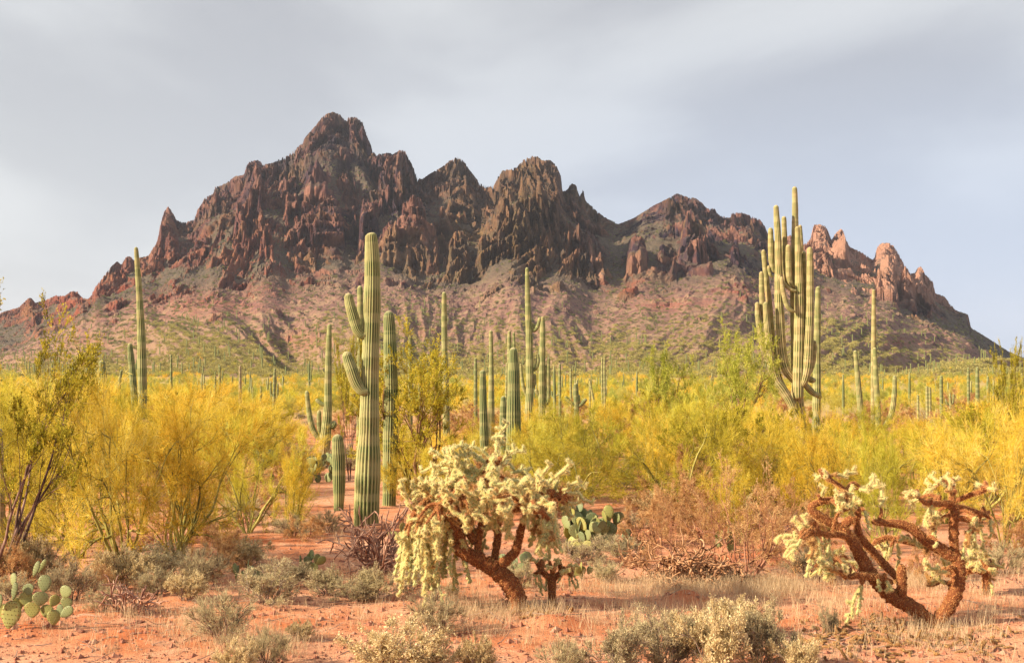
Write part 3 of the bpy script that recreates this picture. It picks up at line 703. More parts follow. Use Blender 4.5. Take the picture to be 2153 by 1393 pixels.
DRY = [shrub(320, 1.2, 0.9, trunks=9, lean=0.9, levels=3, kids=(4, 4, 4), r0=0.016, wig=0.2, up=0.2, spreadb=0.6, bark_m=RED_BARK, leaf_m=DRYLEAF, tw=11, twl=(0.04, 0.14), tww=0.005, leafn=3, leafl=0.024, leafw=0.012, spread=0.7, twup=0.2, name="dry_shrub"),
       shrub(321, 1.9, 1.25, trunks=9, lean=0.9, levels=3, kids=(4, 4, 4), r0=0.022, wig=0.2, up=0.15, spreadb=0.55, bark_m=RED_BARK, leaf_m=DRYLEAF, tw=7, twl=(0.05, 0.16), tww=0.005, leafn=2, leafl=0.024, leafw=0.013, spread=0.7, twup=0.2, name="dry_shrub")]

# ------------------------------------------------------------------ saguaros
def spline(pts, n):
    p = np.array(pts, float)
    if len(p) == 2: p = np.array([p[0], p[0] * 0.67 + p[1] * 0.33, p[0] * 0.33 + p[1] * 0.67, p[1]])
    q = np.vstack([2 * p[0] - p[1], p, 2 * p[-1] - p[-2]])
    d = np.concatenate([[0], np.cumsum(np.linalg.norm(np.diff(p[:, :3], axis=0), axis=1))]); d /= d[-1]
    t = np.linspace(0, 1, n); i = np.clip(np.searchsorted(d, t, 'right') - 1, 0, len(p) - 2)
    f = ((t - d[i]) / np.maximum(d[i + 1] - d[i], 1e-9))[:, None]
    a, b, c, e = q[i], q[i + 1], q[i + 2], q[i + 3]
    return 0.5 * (2 * b + (c - a) * f + (2 * a - 5 * b + 4 * c - e) * f**2 + (3 * b - a - 3 * c + e) * f**3)
def ribbed(pts, ribs, seed, rings=None, per=4, depth=0.13, round_base=False, bark_to=0.0):
    """pts rows: x, y, z, radius, from the root to the tip of a stem"""
    rg = np.random.default_rng(seed)
    length = np.linalg.norm(np.diff(np.array(pts)[:, :3], axis=0), axis=1).sum()
    rad = float(np.mean([p[3] for p in pts]))
    n = rings or int(np.clip(length / (rad * 0.42), 14, 110))
    C = spline(pts, n)
    # tip: rings crowd together for a round dome
    t = np.linspace(0, 1, n); tipl = min(1.25 * C[-1, 3] / length, 0.35)
    body = np.linspace(0, 1 - tipl, n - 7); dome = 1 - tipl + tipl * np.sin(np.linspace(0, 1, 8)[1:] * np.pi / 2)
    tq = np.concatenate([body, dome])
    C = np.stack([np.interp(tq, t, C[:, i]) for i in range(4)], 1)
    r = C[:, 3] * (1 + 0.022 * np.sin(np.cumsum(rg.uniform(0.1, 0.9, n))) + 0.012 * rg.normal(0, 1, n))
    u = np.clip((tq - (1 - tipl)) / tipl, 0, 1); r = r * np.sqrt(np.maximum(1 - u**2.2, 0.0)); r[-1] = C[-1, 3] * 0.04
    if round_base:
        ub = np.clip(1 - tq / max(tipl, 0.02), 0, 1); r = r * np.sqrt(np.maximum(1 - ub**2.2, 0.02))
    T = np.gradient(C[:, :3], axis=0); T = unit(T)
    U = np.zeros_like(T); ref = np.array([0.0, -1.0, 0.0]) if abs(T[0, 1]) < 0.8 else np.array([1.0, 0, 0])
    up = unit(ref - T[0] * (ref @ T[0]))
    for i in range(n):
        up = unit(up - T[i] * (up @ T[i])); U[i] = up
    W = np.cross(T, U)
    ns = ribs * per
    ph = np.arange(ns) / per
    cr = 0.5 + 0.5 * np.cos(2 * np.pi * ph); cr = cr**0.8
    a = np.arange(ns) * 2 * np.pi / ns + rg.uniform(0, 1)
    dep = depth * np.ones(n)
    rr = r[:, None] * (1 - dep[:, None] * (1 - cr[None]))
    V = C[:, None, :3] + rr[..., None] * (np.cos(a)[None, :, None] * U[:, None] + np.sin(a)[None, :, None] * W[:, None])
    idx = np.arange(n * ns).reshape(n, ns); nx = np.roll(idx, -1, 1)
    Fq = np.stack([idx[:-1], nx[:-1], nx[1:], idx[1:]], -1).reshape(-1, 4)
    band = np.clip(0.5 + 0.35 * np.sin(np.cumsum(rg.uniform(0.2, 1.4, n))) + 0.15 * rg.normal(0, 1, n), 0, 1)
    bk = np.clip((bark_to - tq) / max(bark_to * 0.5, 0.02), 0, 1) if bark_to > 0 else np.zeros(n)
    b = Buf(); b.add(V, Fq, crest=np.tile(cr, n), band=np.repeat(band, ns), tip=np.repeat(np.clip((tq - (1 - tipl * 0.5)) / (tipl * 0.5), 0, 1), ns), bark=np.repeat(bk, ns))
    cap = len(V.reshape(-1, 3))
    return b
def px_stem(pts, Y, base, dY=0.0):
    """(px, py, width px[, depth offset m]) rows of the photograph -> local stem rows"""
    out = []
    for p in pts:
        y = Y + dY + (p[3] if len(p) > 3 else 0.0)
        q = at(p[0], p[1], y) - base
        out.append((q.x, q.y, q.z, p[2] * 0.5 / F * y))
    return out
NSAG = [0]
def saguaro(label, Y, trunk, arms=(), ribs=18, mat=None, per=4, group=None, bark_to=0.0, depth=0.13):
    bx = trunk[0][0]
    base = on_ground(bx, Y)
    r = root("saguaro", base); tag(r, label, "cactus", group or "saguaros standing in the desert")
    rows = px_stem(trunk, Y, base)
    if rows[0][2] > -0.02:
        rows = [(rows[0][0], rows[0][1], -0.1, rows[0][3])] + rows
    NSAG[0] += 1
    kids = [put("trunk", ribbed(rows, ribs, NSAG[0] * 31, per=per, bark_to=bark_to, depth=depth).mesh("saguaro_trunk", mat or SAG, True), r)]
    for i, a in enumerate(arms):
        dY = 0.0; rd = False
        if isinstance(a, dict): dY = a.get("dY", 0.0); rd = a.get("round", False); a = a["p"]
        kids.append(put("arm", ribbed(px_stem(a, Y, base, dY), max(10, ribs - 3), NSAG[0] * 31 + i + 1, per=per, round_base=rd, depth=depth).mesh("saguaro_arm", mat or SAG, True), r))
    return link_kids(r, kids)
# ------------------------------------------------------------------ the saguaros one can tell apart
saguaro("tall thick ribbed saguaro with two short arms curving up, rising from the staghorn cholla", 22.8,
        [(770, 1118, 50), (771, 1060, 54), (774, 980, 52), (776, 905, 43), (777, 850, 40), (779, 760, 36), (782, 650, 36), (783, 570, 33), (781, 505, 27), (779, 489, 23)],
        [dict(p=[(776, 702, 10), (764, 705, 17), (752, 694, 22), (742, 662, 23), (735, 636, 21), (732, 616, 18)], dY=-0.05),
         dict(p=[(774, 822, 14), (762, 822, 20), (749, 804, 26), (738, 772, 26), (731, 752, 22), (728, 738, 19)], dY=-0.12)], ribs=20, per=4)
saguaro("slim saguaro whose top shows just behind the thick short-armed one", 40, [(757, 960, 16), (757, 760, 14), (758, 680, 14), (757, 600, 11)], ribs=14)
saguaro("straight armless saguaro standing close behind the creosote bush trunk", 27, [(818, 1062, 28), (820, 960, 31), (822, 860, 32), (821, 760, 29), (819, 690, 26), (817, 653, 20)], ribs=18, mat=SAG_D)
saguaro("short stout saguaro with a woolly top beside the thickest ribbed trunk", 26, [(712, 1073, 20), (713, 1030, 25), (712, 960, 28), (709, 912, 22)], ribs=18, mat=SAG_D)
saguaro("weathered saguaro with one long hooked arm and several stubs, above the pad cacti", 42, [(680, 975, 22), (684, 920, 24), (689, 860, 18), (690, 800, 15), (691, 740, 13), (693, 681, 9)],
        [[(680, 922, 8), (668, 918, 11), (656, 896, 12), (649, 860, 11), (645, 821, 9)], [(676, 915, 7), (671, 900, 10), (671, 862, 9)], [(690, 853, 8), (676, 848, 9), (664, 839, 8)], [(688, 880, 9), (699, 896, 15), (704, 884, 13)]], ribs=14, mat=SAG, bark_to=0.25)
saguaro("very tall leaning armless saguaro rising over the yellow palo verde", 46, [(298, 985, 22), (300, 880, 19), (299, 780, 19), (297, 700, 17), (293, 620, 13), (289, 560, 11), (286, 519, 8)], ribs=14)
saguaro("medium leaning saguaro with a dark ring, beside the very tall one", 44, [(290, 960, 15), (284, 850, 15), (279, 790, 14), (275, 745, 13), (273, 721, 9)], ribs=13, mat=SAG_D)
saguaro("short thick round-topped saguaro standing alone among yellow shrubs", 50, [(214, 925, 17), (215, 860, 19), (216, 800, 18), (214, 757, 13)], ribs=13, mat=SAG_D)
saguaro("thin crooked saguaro behind the short thick round-topped one", 85, [(248, 895, 7), (249, 840, 8), (252, 800, 7), (256, 777, 5)], ribs=10, mat=SAG_D)
saguaro("slim armless saguaro standing up behind the creosote bush crown", 38, [(940, 1000, 16), (938, 860, 15), (935, 740, 13), (934, 660, 12), (934, 613, 9)], ribs=14)
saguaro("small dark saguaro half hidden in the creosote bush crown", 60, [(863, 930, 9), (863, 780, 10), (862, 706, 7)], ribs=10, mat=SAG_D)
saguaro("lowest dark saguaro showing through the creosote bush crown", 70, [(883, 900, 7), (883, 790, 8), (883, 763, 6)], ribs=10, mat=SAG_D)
saguaro("slender straight saguaro between the creosote bush and the deeply ribbed column", 44, [(1034, 960, 16), (1033, 860, 14), (1033, 760, 10), (1032, 694, 8)], ribs=13)
saguaro("thin short saguaro beside the wrinkled grey-green one", 55, [(1000, 935, 8), (1000, 830, 8), (1000, 752, 6)], ribs=10, mat=SAG_D)
saguaro("wrinkled grey-green saguaro with a damaged top behind the creosote bush", 34, [(1019, 1010, 18), (1018, 920, 19), (1016, 850, 16), (1015, 777, 13)], ribs=13, mat=SAG_D, depth=0.2)
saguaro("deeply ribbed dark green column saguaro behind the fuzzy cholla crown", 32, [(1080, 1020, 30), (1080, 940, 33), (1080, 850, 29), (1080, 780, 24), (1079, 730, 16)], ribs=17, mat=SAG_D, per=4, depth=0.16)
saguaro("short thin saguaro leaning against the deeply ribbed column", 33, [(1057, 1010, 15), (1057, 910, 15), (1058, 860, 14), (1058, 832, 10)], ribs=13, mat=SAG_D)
saguaro("twin-stemmed saguaro peeking above the deeply ribbed column", 52, [(1072, 940, 12), (1071, 800, 10), (1071, 695, 8)], [[(1074, 850, 5), (1082, 830, 8), (1081, 760, 8), (1080, 698, 6)], [(1072, 880, 5), (1065, 860, 7), (1066, 762, 5)]], ribs=11)
saguaro("tall slender saguaro with small arms hooking off its upper trunk", 46, [(1109, 965, 20), (1112, 880, 19), (1114, 800, 17), (1113, 720, 15), (1110, 640, 12), (1108, 562, 7)],
        [[(1114, 694, 5), (1124, 694, 8), (1131, 684, 8), (1135, 667, 7)], [(1118, 690, 5), (1122, 686, 6), (1121, 679, 5)], [(1116, 780, 5), (1126, 774, 8), (1131, 762, 8), (1131, 743, 6)], [(1106, 830, 5), (1101, 815, 8), (1097, 790, 7), (1095, 764, 5)], [(1116, 820, 6), (1123, 806, 9), (1124, 785, 7)]], ribs=13)
saguaro("sturdy saguaro with two short upright arms beside the tall slender hooked one", 47, [(1140, 955, 14), (1139, 850, 15), (1140, 760, 13), (1141, 700, 12), (1141, 665, 8)],
        [[(1138, 835, 6), (1130, 826, 8), (1126, 818, 7)], [(1142, 850, 8), (1152, 842, 10), (1153, 800, 10), (1153, 751, 7)], [(1142, 862, 7), (1147, 840, 9), (1147, 767, 7)]], ribs=12)
# the candelabra giant
def zz(l): return [(1560 + a / 2.63, 370 + b / 2.63, w / 2.63 * 1.04) + tuple(r) for a, b, w, *r in l]
saguaro("giant old many-armed saguaro towering over the yellow brush", 50,
        zz([(312, 1480, 105), (310, 1380, 92), (306, 1290, 80), (302, 1150, 55), (292, 900, 44), (287, 650, 40), (292, 400, 38), (294, 200, 33), (291, 58, 26)]),
        [dict(p=zz([(312, 1236, 50), (311, 1180, 58), (314, 1000, 58), (317, 800, 54), (316, 600, 46), (311, 420, 34), (306, 278, 25)]), dY=-0.5, round=True),
         dict(p=zz([(300, 1150, 20), (272, 1108, 45), (240, 1060, 50), (220, 960, 50), (210, 800, 48), (203, 640, 44), (203, 500, 40), (199, 340, 36), (192, 230, 32), (188, 160, 26)]), dY=-0.3),
         zz([(188, 530, 14), (172, 518, 22), (163, 460, 31), (160, 370, 31), (158, 285, 25)]),
         dict(p=zz([(300, 640, 10), (270, 622, 16), (248, 585, 24), (239, 500, 28), (235, 340, 29), (232, 222, 25)]), dY=0.35),
         dict(p=zz([(296, 614, 10), (275, 600, 20), (261, 560, 30), (257, 460, 31), (256, 378, 25)]), dY=-0.45),
         dict(p=zz([(330, 700, 12), (334, 560, 22), (328, 400, 25), (321, 270, 20)]), dY=0.5),
         dict(p=zz([(338, 1020, 18), (343, 900, 28), (346, 700, 28), (345, 540, 26), (342, 416, 22)]), dY=-0.25),
         dict(p=zz([(330, 1160, 20), (345, 1130, 44), (362, 1050, 52), (370, 900, 48), (376, 700, 40), (377, 530, 37), (375, 392, 29)]), dY=-0.62),
         dict(p=zz([(300, 1250, 20), (240, 1190, 36), (205, 1120, 36), (178, 1000, 34), (162, 850, 33), (150, 700, 32), (133, 560, 29), (118, 407, 23)]), dY=0.3),
         zz([(150, 860, 8), (124, 812, 20), (113, 720, 27), (109, 620, 28), (107, 527, 22)]),
         dict(p=zz([(172, 1075, 8), (140, 1020, 18), (116, 950, 28), (98, 850, 30), (88, 770, 29), (84, 696, 24)]), dY=-0.1),
         dict(p=zz([(300, 1330, 30), (262, 1240, 46), (225, 1180, 50), (185, 1120, 48), (160, 1020, 45), (146, 900, 40), (136, 790, 34), (130, 695, 27)]), dY=-0.55),
         dict(p=zz([(296, 748, 10), (276, 744, 20), (250, 718, 26), (233, 660, 26), (222, 600, 24), (219, 556, 19)]), dY=-0.8),
         dict(p=zz([(300, 634, 10), (280, 632, 18), (255, 618, 20), (228, 590, 20), (205, 552, 16)]), dY=-0.7),
         dict(p=zz([(360, 1110, 10), (382, 1070, 24), (396, 1010, 26), (402, 950, 25), (401, 908, 20)]), dY=-0.3),
         dict(p=zz([(330, 1120, 24), (365, 1118, 32), (390, 1128, 34), (404, 1118, 30)]), dY=-0.2),
         dict(p=zz([(345, 1150, 24), (370, 1175, 34), (392, 1198, 32), (420, 1212, 28), (440, 1228, 20)]), dY=-0.3),
         zz([(172, 560, 8), (158, 548, 16), (150, 520, 18), (147, 494, 14)])], ribs=15, mat=SAG_G, bark_to=0.20, group="saguaros standing in the desert")
saguaro("straight saguaro with knobbly rings just beside the many-armed giant", 54, [(1714, 945, 17), (1717, 850, 18), (1718, 760, 15), (1719, 660, 13), (1720, 602, 10)], ribs=13, mat=SAG)
saguaro("very slender tall saguaro on the open side of the many-armed giant", 62, [(1836, 920, 10), (1836, 800, 10), (1837, 700, 10), (1837, 608, 7)], ribs=12, mat=SAG_G)
saguaro("saguaro with a single low elbow arm in front of the very slender tall one", 50, [(1846, 960, 14), (1846, 870, 12), (1842, 800, 11), (1839, 730, 8)], [[(1850, 902, 7), (1862, 893, 12), (1874, 870, 12), (1880, 830, 11), (1881, 789, 8)]], ribs=12)
saguaro("thick-based leaning saguaro beside the dark green bush", 58, [(1812, 920, 14), (1809, 860, 13), (1803, 790, 11), (1798, 736, 8)], ribs=12)
saguaro("small branching saguaro with outstretched drooping arms above the yellow scrub", 55, [(1212, 930, 12), (1212, 860, 11), (1211, 830, 10), (1210, 805, 8)],
        [[(1210, 852, 6), (1200, 846, 8), (1192, 838, 8), (1188, 833, 6)], [(1213, 855, 6), (1222, 850, 9), (1229, 842, 9), (1233, 838, 7)], [(1213, 850, 5), (1216, 842, 8), (1217, 829, 6)]], ribs=11, mat=SAG_D)
saguaro("stubby saguaro among shrubs below the branching one", 48, [(1193, 960, 9), (1193, 905, 10), (1192, 868, 8)], ribs=11)
saguaro("armless saguaro with a bare brown skin on the open plain", 75, [(504, 900, 7), (505, 840, 7), (505, 768, 5)], ribs=9, mat=SAG_B)
saguaro("branching saguaro with raised arms beyond the yellow brush, behind the hooked-arm one", 90, [(575, 890, 6), (577, 810, 7), (578, 774, 5)], [[(577, 835, 3), (570, 826, 5), (569, 802, 4)], [(577, 840, 3), (583, 832, 5), (584, 806, 4)]], ribs=9, mat=SAG_D)
for (px, top, Y, w, lab) in [(1266, 752, 90, 5, "taller of two thin dark poles of saguaro on the plain"), (1271, 748, 95, 5, "thin dark saguaro close beside another pole-like one on the plain"),
                             (1177, 764, 85, 6, "lean saguaro standing clear of the branching one"), (1200, 775, 100, 5, "thin saguaro just behind the branching one"),
                             (1979, 789, 80, 7, "pale upright saguaro in the middle of the open flat"), (2036, 772, 85, 6, "tall thin saguaro among the orange-yellow brush"),
                             (2055, 771, 82, 8, "tall sturdy saguaro among the orange-yellow brush"), (2077, 790, 90, 6, "slim saguaro nearest the tall orange creosote"),
                             (1949, 812, 84, 6, "short saguaro of a close pair on the flat"), (1955, 814, 86, 6, "short saguaro leaning slightly toward its twin on the flat"),
                             (1543, 830, 48, 9, "dark grey saguaro stub under the mesquite crown"), (1553, 838, 47, 8, "grey saguaro stub with a round top under the mesquite"), (1570, 842, 50, 8, "round-topped saguaro stub near the leaning giant arm"),
                             (360, 745, 80, 5, "thin saguaro tip poking out of the yellow palo verde"), (1240, 800, 95, 4, "lone thin saguaro behind the yellow scrub"),
                             (462, 768, 95, 5, "tallest saguaro of the sparse row on the plain"), (453, 780, 95, 4, "second saguaro of the sparse row on the plain"), (1930, 830, 80, 5, "small saguaro beside the red rock patch")]:
    saguaro(lab, Y, [(px + 1, HY + 6 + F * EYE / Y * 0.9, w), (px, (top + HY) / 2, w * 1.05), (px, top, w * 0.75)], ribs=9, per=3, mat=random.choice([SAG, SAG_D]))
saguaro("slanting saguaro leaning over the plain beyond the branching one", 88, [(1252, 895, 5), (1248, 845, 6), (1243, 815, 5), (1239, 795, 4)], ribs=9)
saguaro("saguaro with curled arms at the far edge of the flat", 80, [(1999, 890, 6), (1998, 850, 6), (1997, 826, 4)], [[(1998, 852, 4), (1991, 848, 5), (1988, 838, 4)], [(1998, 850, 4), (2003, 846, 5), (2005, 828, 4)]], ribs=9)
saguaro("dark dead-looking saguaro post at the very edge, against the creosote", 19, [(0, 1200, 14), (1, 1080, 15), (1, 980, 13), (0, 900, 11)], ribs=12, mat=SAG_B)
# many small ones on the plain: a few patterns, then copies
LM = [(-60, "beyond the edge creosote"), (60, "behind the edge creosote stems"), (140, "beside the olive palo verde's pale trunk"), (214, "at the short thick round-topped saguaro"), (285, "at the very tall leaning saguaro"), (370, "behind the palo verde leaning over the clearing"), (450, "below the sparse row of saguaros"), (520, "near the bare brown-skinned saguaro"), (590, "behind the pale pad cacti"), (680, "around the hooked-arm weathered saguaro"),
      (760, "behind the thick short-armed saguaro"), (830, "behind the armless saguaro by the creosote trunk"), (900, "behind the central creosote bush"), (960, "right of the central creosote crown"), (1020, "around the wrinkled grey-green saguaro"), (1080, "behind the deeply ribbed column"), (1130, "at the tall slender hooked saguaro"), (1190, "around the stubby saguaro"), (1230, "below the drooping-armed saguaro"), (1290, "beyond the broad olive-gold palo verde"),
      (1350, "above the far red dirt patch"), (1420, "under the wide crooked mesquite"), (1490, "between the two mesquites"), (1560, "under the tall pale mesquite"), (1630, "at the foot of the many-armed giant"), (1700, "behind the many-armed giant"), (1760, "behind the bent cholla's curled branch"), (1810, "at the thick-based leaning saguaro"), (1860, "at the low elbow-armed saguaro"), (1930, "by the red rock patch"), (2000, "around the curled-arm far saguaro"), (2060, "at the sturdy far twin saguaros"), (2120, "behind the tall golden creosote"), (2220, "beyond the golden edge creosote")]
def far_saguaro(i):
    rg = np.random.default_rng(900 + i)
    h = rg.uniform(5.0, 7.5); r = root("saguaro", (0, 0, 0))
    lean = rg.normal(0, 0.15)
    kids = [put("trunk", ribbed([(0, 0, -0.3, .2), (lean * .3, 0, h * .4, .23), (lean * .7, 0, h * .75, .2), (lean, 0, h, .14)], 9, i, rings=16, per=2).mesh("small_saguaro_trunk", [SAG, SAG_D][i % 2], True), r)]
    for k in range([0, 0, 2, 1, 4, 3][i % 6]):
        a = rg.uniform(0, 6.28); z0 = h * rg.uniform(.3, .5); o = rg.uniform(.5, .75); z1 = z0 + rg.uniform(.8, 2.2)
        kids.append(put("arm", ribbed([(0, 0, z0, .1), (np.cos(a) * o * .6, np.sin(a) * o * .6, z0 + .05, .13), (np.cos(a) * o, np.sin(a) * o, z0 + .45, .15), (np.cos(a) * o, np.sin(a) * o, z1, .11)], 8, i * 7 + k, rings=14, per=2).mesh("small_saguaro_arm", [SAG, SAG_D][i % 2], True), r))
    return link_kids(r, kids)
protos = [far_saguaro(i) for i in range(6)]
rg = np.random.default_rng(41)
KINDW = ["single-stemmed", "plain columnar", "two-armed", "one-armed", "many-armed", "three-armed"]
used = set(); nfar = 0
def regn(px):
    for lim, t in ((200, "below the low ridge end"), (420, "behind the very tall leaning saguaro"), (660, "on the open plain below the main peak"), (900, "behind the thick short-armed saguaro"), (1150, "beyond the ribbed columns"), (1350, "beyond the branching drooping-armed saguaro"), (1600, "behind the mesquite crowns"), (1800, "behind the many-armed giant"), (9999, "on the flat below the pale crags")):
        if px < lim: return t
for n in range(95):
    px = rg.uniform(20, 2150); Y = rg.uniform(105, 330)
    if rg.random() < 0.25: px = rg.normal(1220, 45)
    if rg.random() < 0.2: px = rg.normal(480, 60)
    i = int(rg.choice(6, p=[.36, .30, .1, .1, .06, .08])); p = on_ground(px, Y)
    tp = rg.normal(796, 14) if Y < 200 else rg.normal(790, 10)
    s = float(np.clip((EYE + (HY - tp) / F * Y - p.z) / 6.2, 0.3, 1.3))
    lab = "distant %s saguaro %s" % (("shorter " if s < .62 else "") + KINDW[i], min(LM, key=lambda q: abs(q[0] - px))[1])
    g = lab
    if i not in used:
        r = protos[i]; used.add(i); r.location = p; r.rotation_euler = (0, 0, rg.uniform(0, 6)); r.scale = (s, s, s); tag(r, lab, "cactus", g)
    else: dup(protos[i], p, rg.uniform(0, 6), s, lab, "cactus", g)

# ------------------------------------------------------------------ palo verdes, creosote, mesquite
def near_bush(name, meshes, px, basepy, hpx, wpx, h0, w0, rz, label, cat, group=None, Y=None, parts=("trunk", "crown"), fat=1.0):
    p = ground_at(px, basepy) if Y is None else on_ground(px, Y)
    k = F / p.y
    r = plant(name, meshes, p, rz, label, cat, group, parts)
    r.scale = (wpx / k / w0, wpx / k / w0 * fat, hpx / k / h0)
    return r
PG = "palo verdes around the clearing"
near_bush("palo_verde_tree", PV[0], 262, 1196, 430, 190, 3.0, 1.7, 0.4, "largest yellow palo verde, its bare forked limbs rising over the clearing at the dead cholla", "tree", PG)
near_bush("palo_verde_tree", PV[1], 372, 1188, 385, 175, 3.0, 1.7, 1.9, "yellow palo verde leaning over the red clearing beside the largest one", "tree", PG)
near_bush("palo_verde_tree", PVO[0], 165, 1172, 330, 150, 3.0, 1.9, 2.9, "olive palo verde with a pale trunk behind the big grey-green pad cactus", "tree", PG)
near_bush("palo_verde_tree", PVO[1], 30, 1150, 330, 170, 3.0, 1.9, 0.9, "olive-yellow palo verde under the dark creosote stems at the edge", "tree", PG)
near_bush("palo_verde_tree", PV[2], 520, 1120, 255, 125, 3.0, 1.7, 5.1, "low golden palo verde behind the woolly-topped short saguaro clearing", "tree", PG)
near_bush("palo_verde_tree", PV[3], 610, 1150, 200, 60, 3.0, 1.7, 4.1, "small yellow palo verde spray at the near side of the red clearing", "tree", PG, Y=21)
near_bush("palo_verde_tree", PVO[0], 1228, 1048, 225, 135, 3.0, 1.9, 0.2, "broad olive-gold palo verde with dark fanned limbs behind the round pad cactus", "tree", PG)
near_bush("palo_verde_tree", PVO[1], 1172, 1030, 185, 62, 3.0, 1.9, 3.0, "olive palo verde tucked beside the deeply ribbed saguaro", "tree", PG)
near_bush("palo_verde_tree", PV[1], 1378, 1062, 190, 75, 3.0, 1.7, 2.2, "yellow palo verde with a pale stem behind the red dirt patch", "tree", PG)
near_bush("palo_verde_tree", PV[0], 1640, 1085, 215, 120, 3.0, 1.7, 4.4, "bright yellow palo verde at the foot of the many-armed giant", "tree", PG)
near_bush("palo_verde_tree", PV[2], 1745, 1120, 265, 130, 3.0, 1.7, 0.0, "bright palo verde directly behind the bent cholla's curled branch", "tree", PG)
near_bush("palo_verde_tree", PVO[1], 1870, 1165, 270, 120, 3.0, 1.9, 1.0, "palo verde with dark forked stems between the bent cholla's two limbs", "tree", PG)
near_bush("palo_verde_tree", PV[3], 1985, 1100, 245, 130, 3.0, 1.7, 3.3, "golden palo verde behind the upright fork of the bent cholla", "tree", PG)
near_bush("palo_verde_tree", PV[0], 2110, 1150, 300, 130, 3.0, 1.7, 2.0, "golden palo verde filling the edge beyond the bent cholla", "tree", PG)
near_bush("palo_verde_tree", PV[1], 1545, 1100, 165, 80, 3.0, 1.7, 5.0, "small yellow palo verde seen through the reddish bare shrub", "tree", PG, Y=21)
near_bush("palo_verde_tree", PVO[0], 1600, 1010, 170, 90, 3.0, 1.9, 5.0, "olive palo verde between the orange dry shrub and the giant saguaro", "tree", PG)
near_bush("palo_verde_tree", PVO[1], 1810, 960, 125, 90, 3.0, 1.9, 0.0, "dark green bushy palo verde under the thick-based leaning saguaro", "tree", PG)
near_bush("mesquite_tree", MSQ[0], 1560, 975, 295, 85, 5.0, 2.4, 0.3, "tall pale green mesquite whose top reaches the height of the slope", "tree", "mesquites beside the many-armed giant")
near_bush("mesquite_tree", MSQ[1], 1410, 960, 235, 110, 5.0, 2.4, 1.3, "wide pale green mesquite with crooked limbs above the orange brush", "tree", "mesquites beside the many-armed giant")
near_bush("mesquite_tree", MSQ[1], 1500, 945, 150, 90, 5.0, 2.4, 3.3, "lower green mesquite filling the gap between the two taller ones", "tree", "mesquites beside the many-armed giant")
near_bush("creosote_bush", CR[1], -20, 1238, 625, 260, 3.6, 2.3, 0.5, "large dark-stemmed creosote bush arching in from the edge of the picture", "bush", "creosote bushes")
near_bush("creosote_bush", CR[0], 880, 1062, 385, 150, 3.9, 1.45, 1.2, "tall creosote bush with a twisted brown trunk beside the thick ribbed saguaro", "bush", "creosote bushes")
near_bush("creosote_bush", CR[2], 735, 1010, 320, 55, 3.0, 1.5, 0.8, "thin creosote bush right behind the thick saguaro's arms", "bush", "creosote bushes")
near_bush("creosote_bush", CR[2], 2128, 1040, 330, 62, 3.0, 1.5, 0.8, "tall golden creosote bush rising at the edge over the yellow brush", "bush", "creosote bushes")
near_bush("creosote_bush", CR[2], 1700, 985, 130, 60, 3.0, 1.5, 2.8, "creosote bush around the base of the many-armed giant", "bush", "creosote bushes")
DG = "dry reddish shrubs"
near_bush("dry_shrub", DRY[0], 1458, 1070, 150, 78, 1.2, 0.9, 0.0, "rusty orange dry shrub dense with small leaves behind the tangle of dead cholla", "bush", DG)
near_bush("dry_shrub", DRY[0], 1590, 1060, 130, 60, 1.2, 0.9, 2.0, "smaller rusty dry shrub in front of the yellow palo verde by the giant", "bush", DG)
near_bush("dry_shrub", DRY[1], 1575, 1222, 260, 160, 1.9, 1.25, 0.0, "tall open reddish shrub with bare thin branches beside the dead cholla tangle", "bush", DG)
near_bush("dry_shrub", DRY[1], 1400, 1200, 190, 80, 1.9, 1.25, 2.6, "pinkish-brown dry shrub standing over the dead cholla tangle", "bush", DG)
near_bush("dry_shrub", DRY[0], 1660, 1190, 110, 70, 1.2, 0.9, 4.0, "low twiggy brown shrub at the foot of the tall open reddish one", "bush", DG)
near_bush("dry_shrub", DRY[0], 600, 1000, 60, 45, 1.2, 0.9, 1.0, "orange dry shrub glowing behind the row of small pad cacti", "bush", DG)
near_bush("dry_shrub", DRY[0], 30, 1240, 110, 60, 1.2, 0.9, 1.0, "purplish dry twigs behind the big grey-green pad cactus", "bush", DG)
near_bush("dry_shrub", DRY[1], 190, 1255, 90, 70, 1.9, 1.25, 1.0, "low brown thicket under the olive palo verde's pale trunk", "bush", DG)
near_bush("dry_shrub", DRY[0], 450, 1215, 110, 80, 1.2, 0.9, 3.0, "brown dry shrub under the palo verde leaning over the clearing", "bush", DG)
near_bush("dry_shrub", DRY[0], 880, 1110, 70, 45, 1.2, 0.9, 3.0, "brown dry shrub at the foot of the tall creosote trunk", "bush", DG)
near_bush("dry_shrub", DRY[0], 1950, 1222, 110, 50, 1.2, 0.9, 0.4, "grey-brown dry shrub framed by the bent cholla's two limbs", "bush", DG)
near_bush("dry_shrub", DRY[0], 2120, 1160, 80, 60, 1.2, 0.9, 0.9, "dry shrub beside the small distant fuzzy cholla at the edge", "bush", DG)
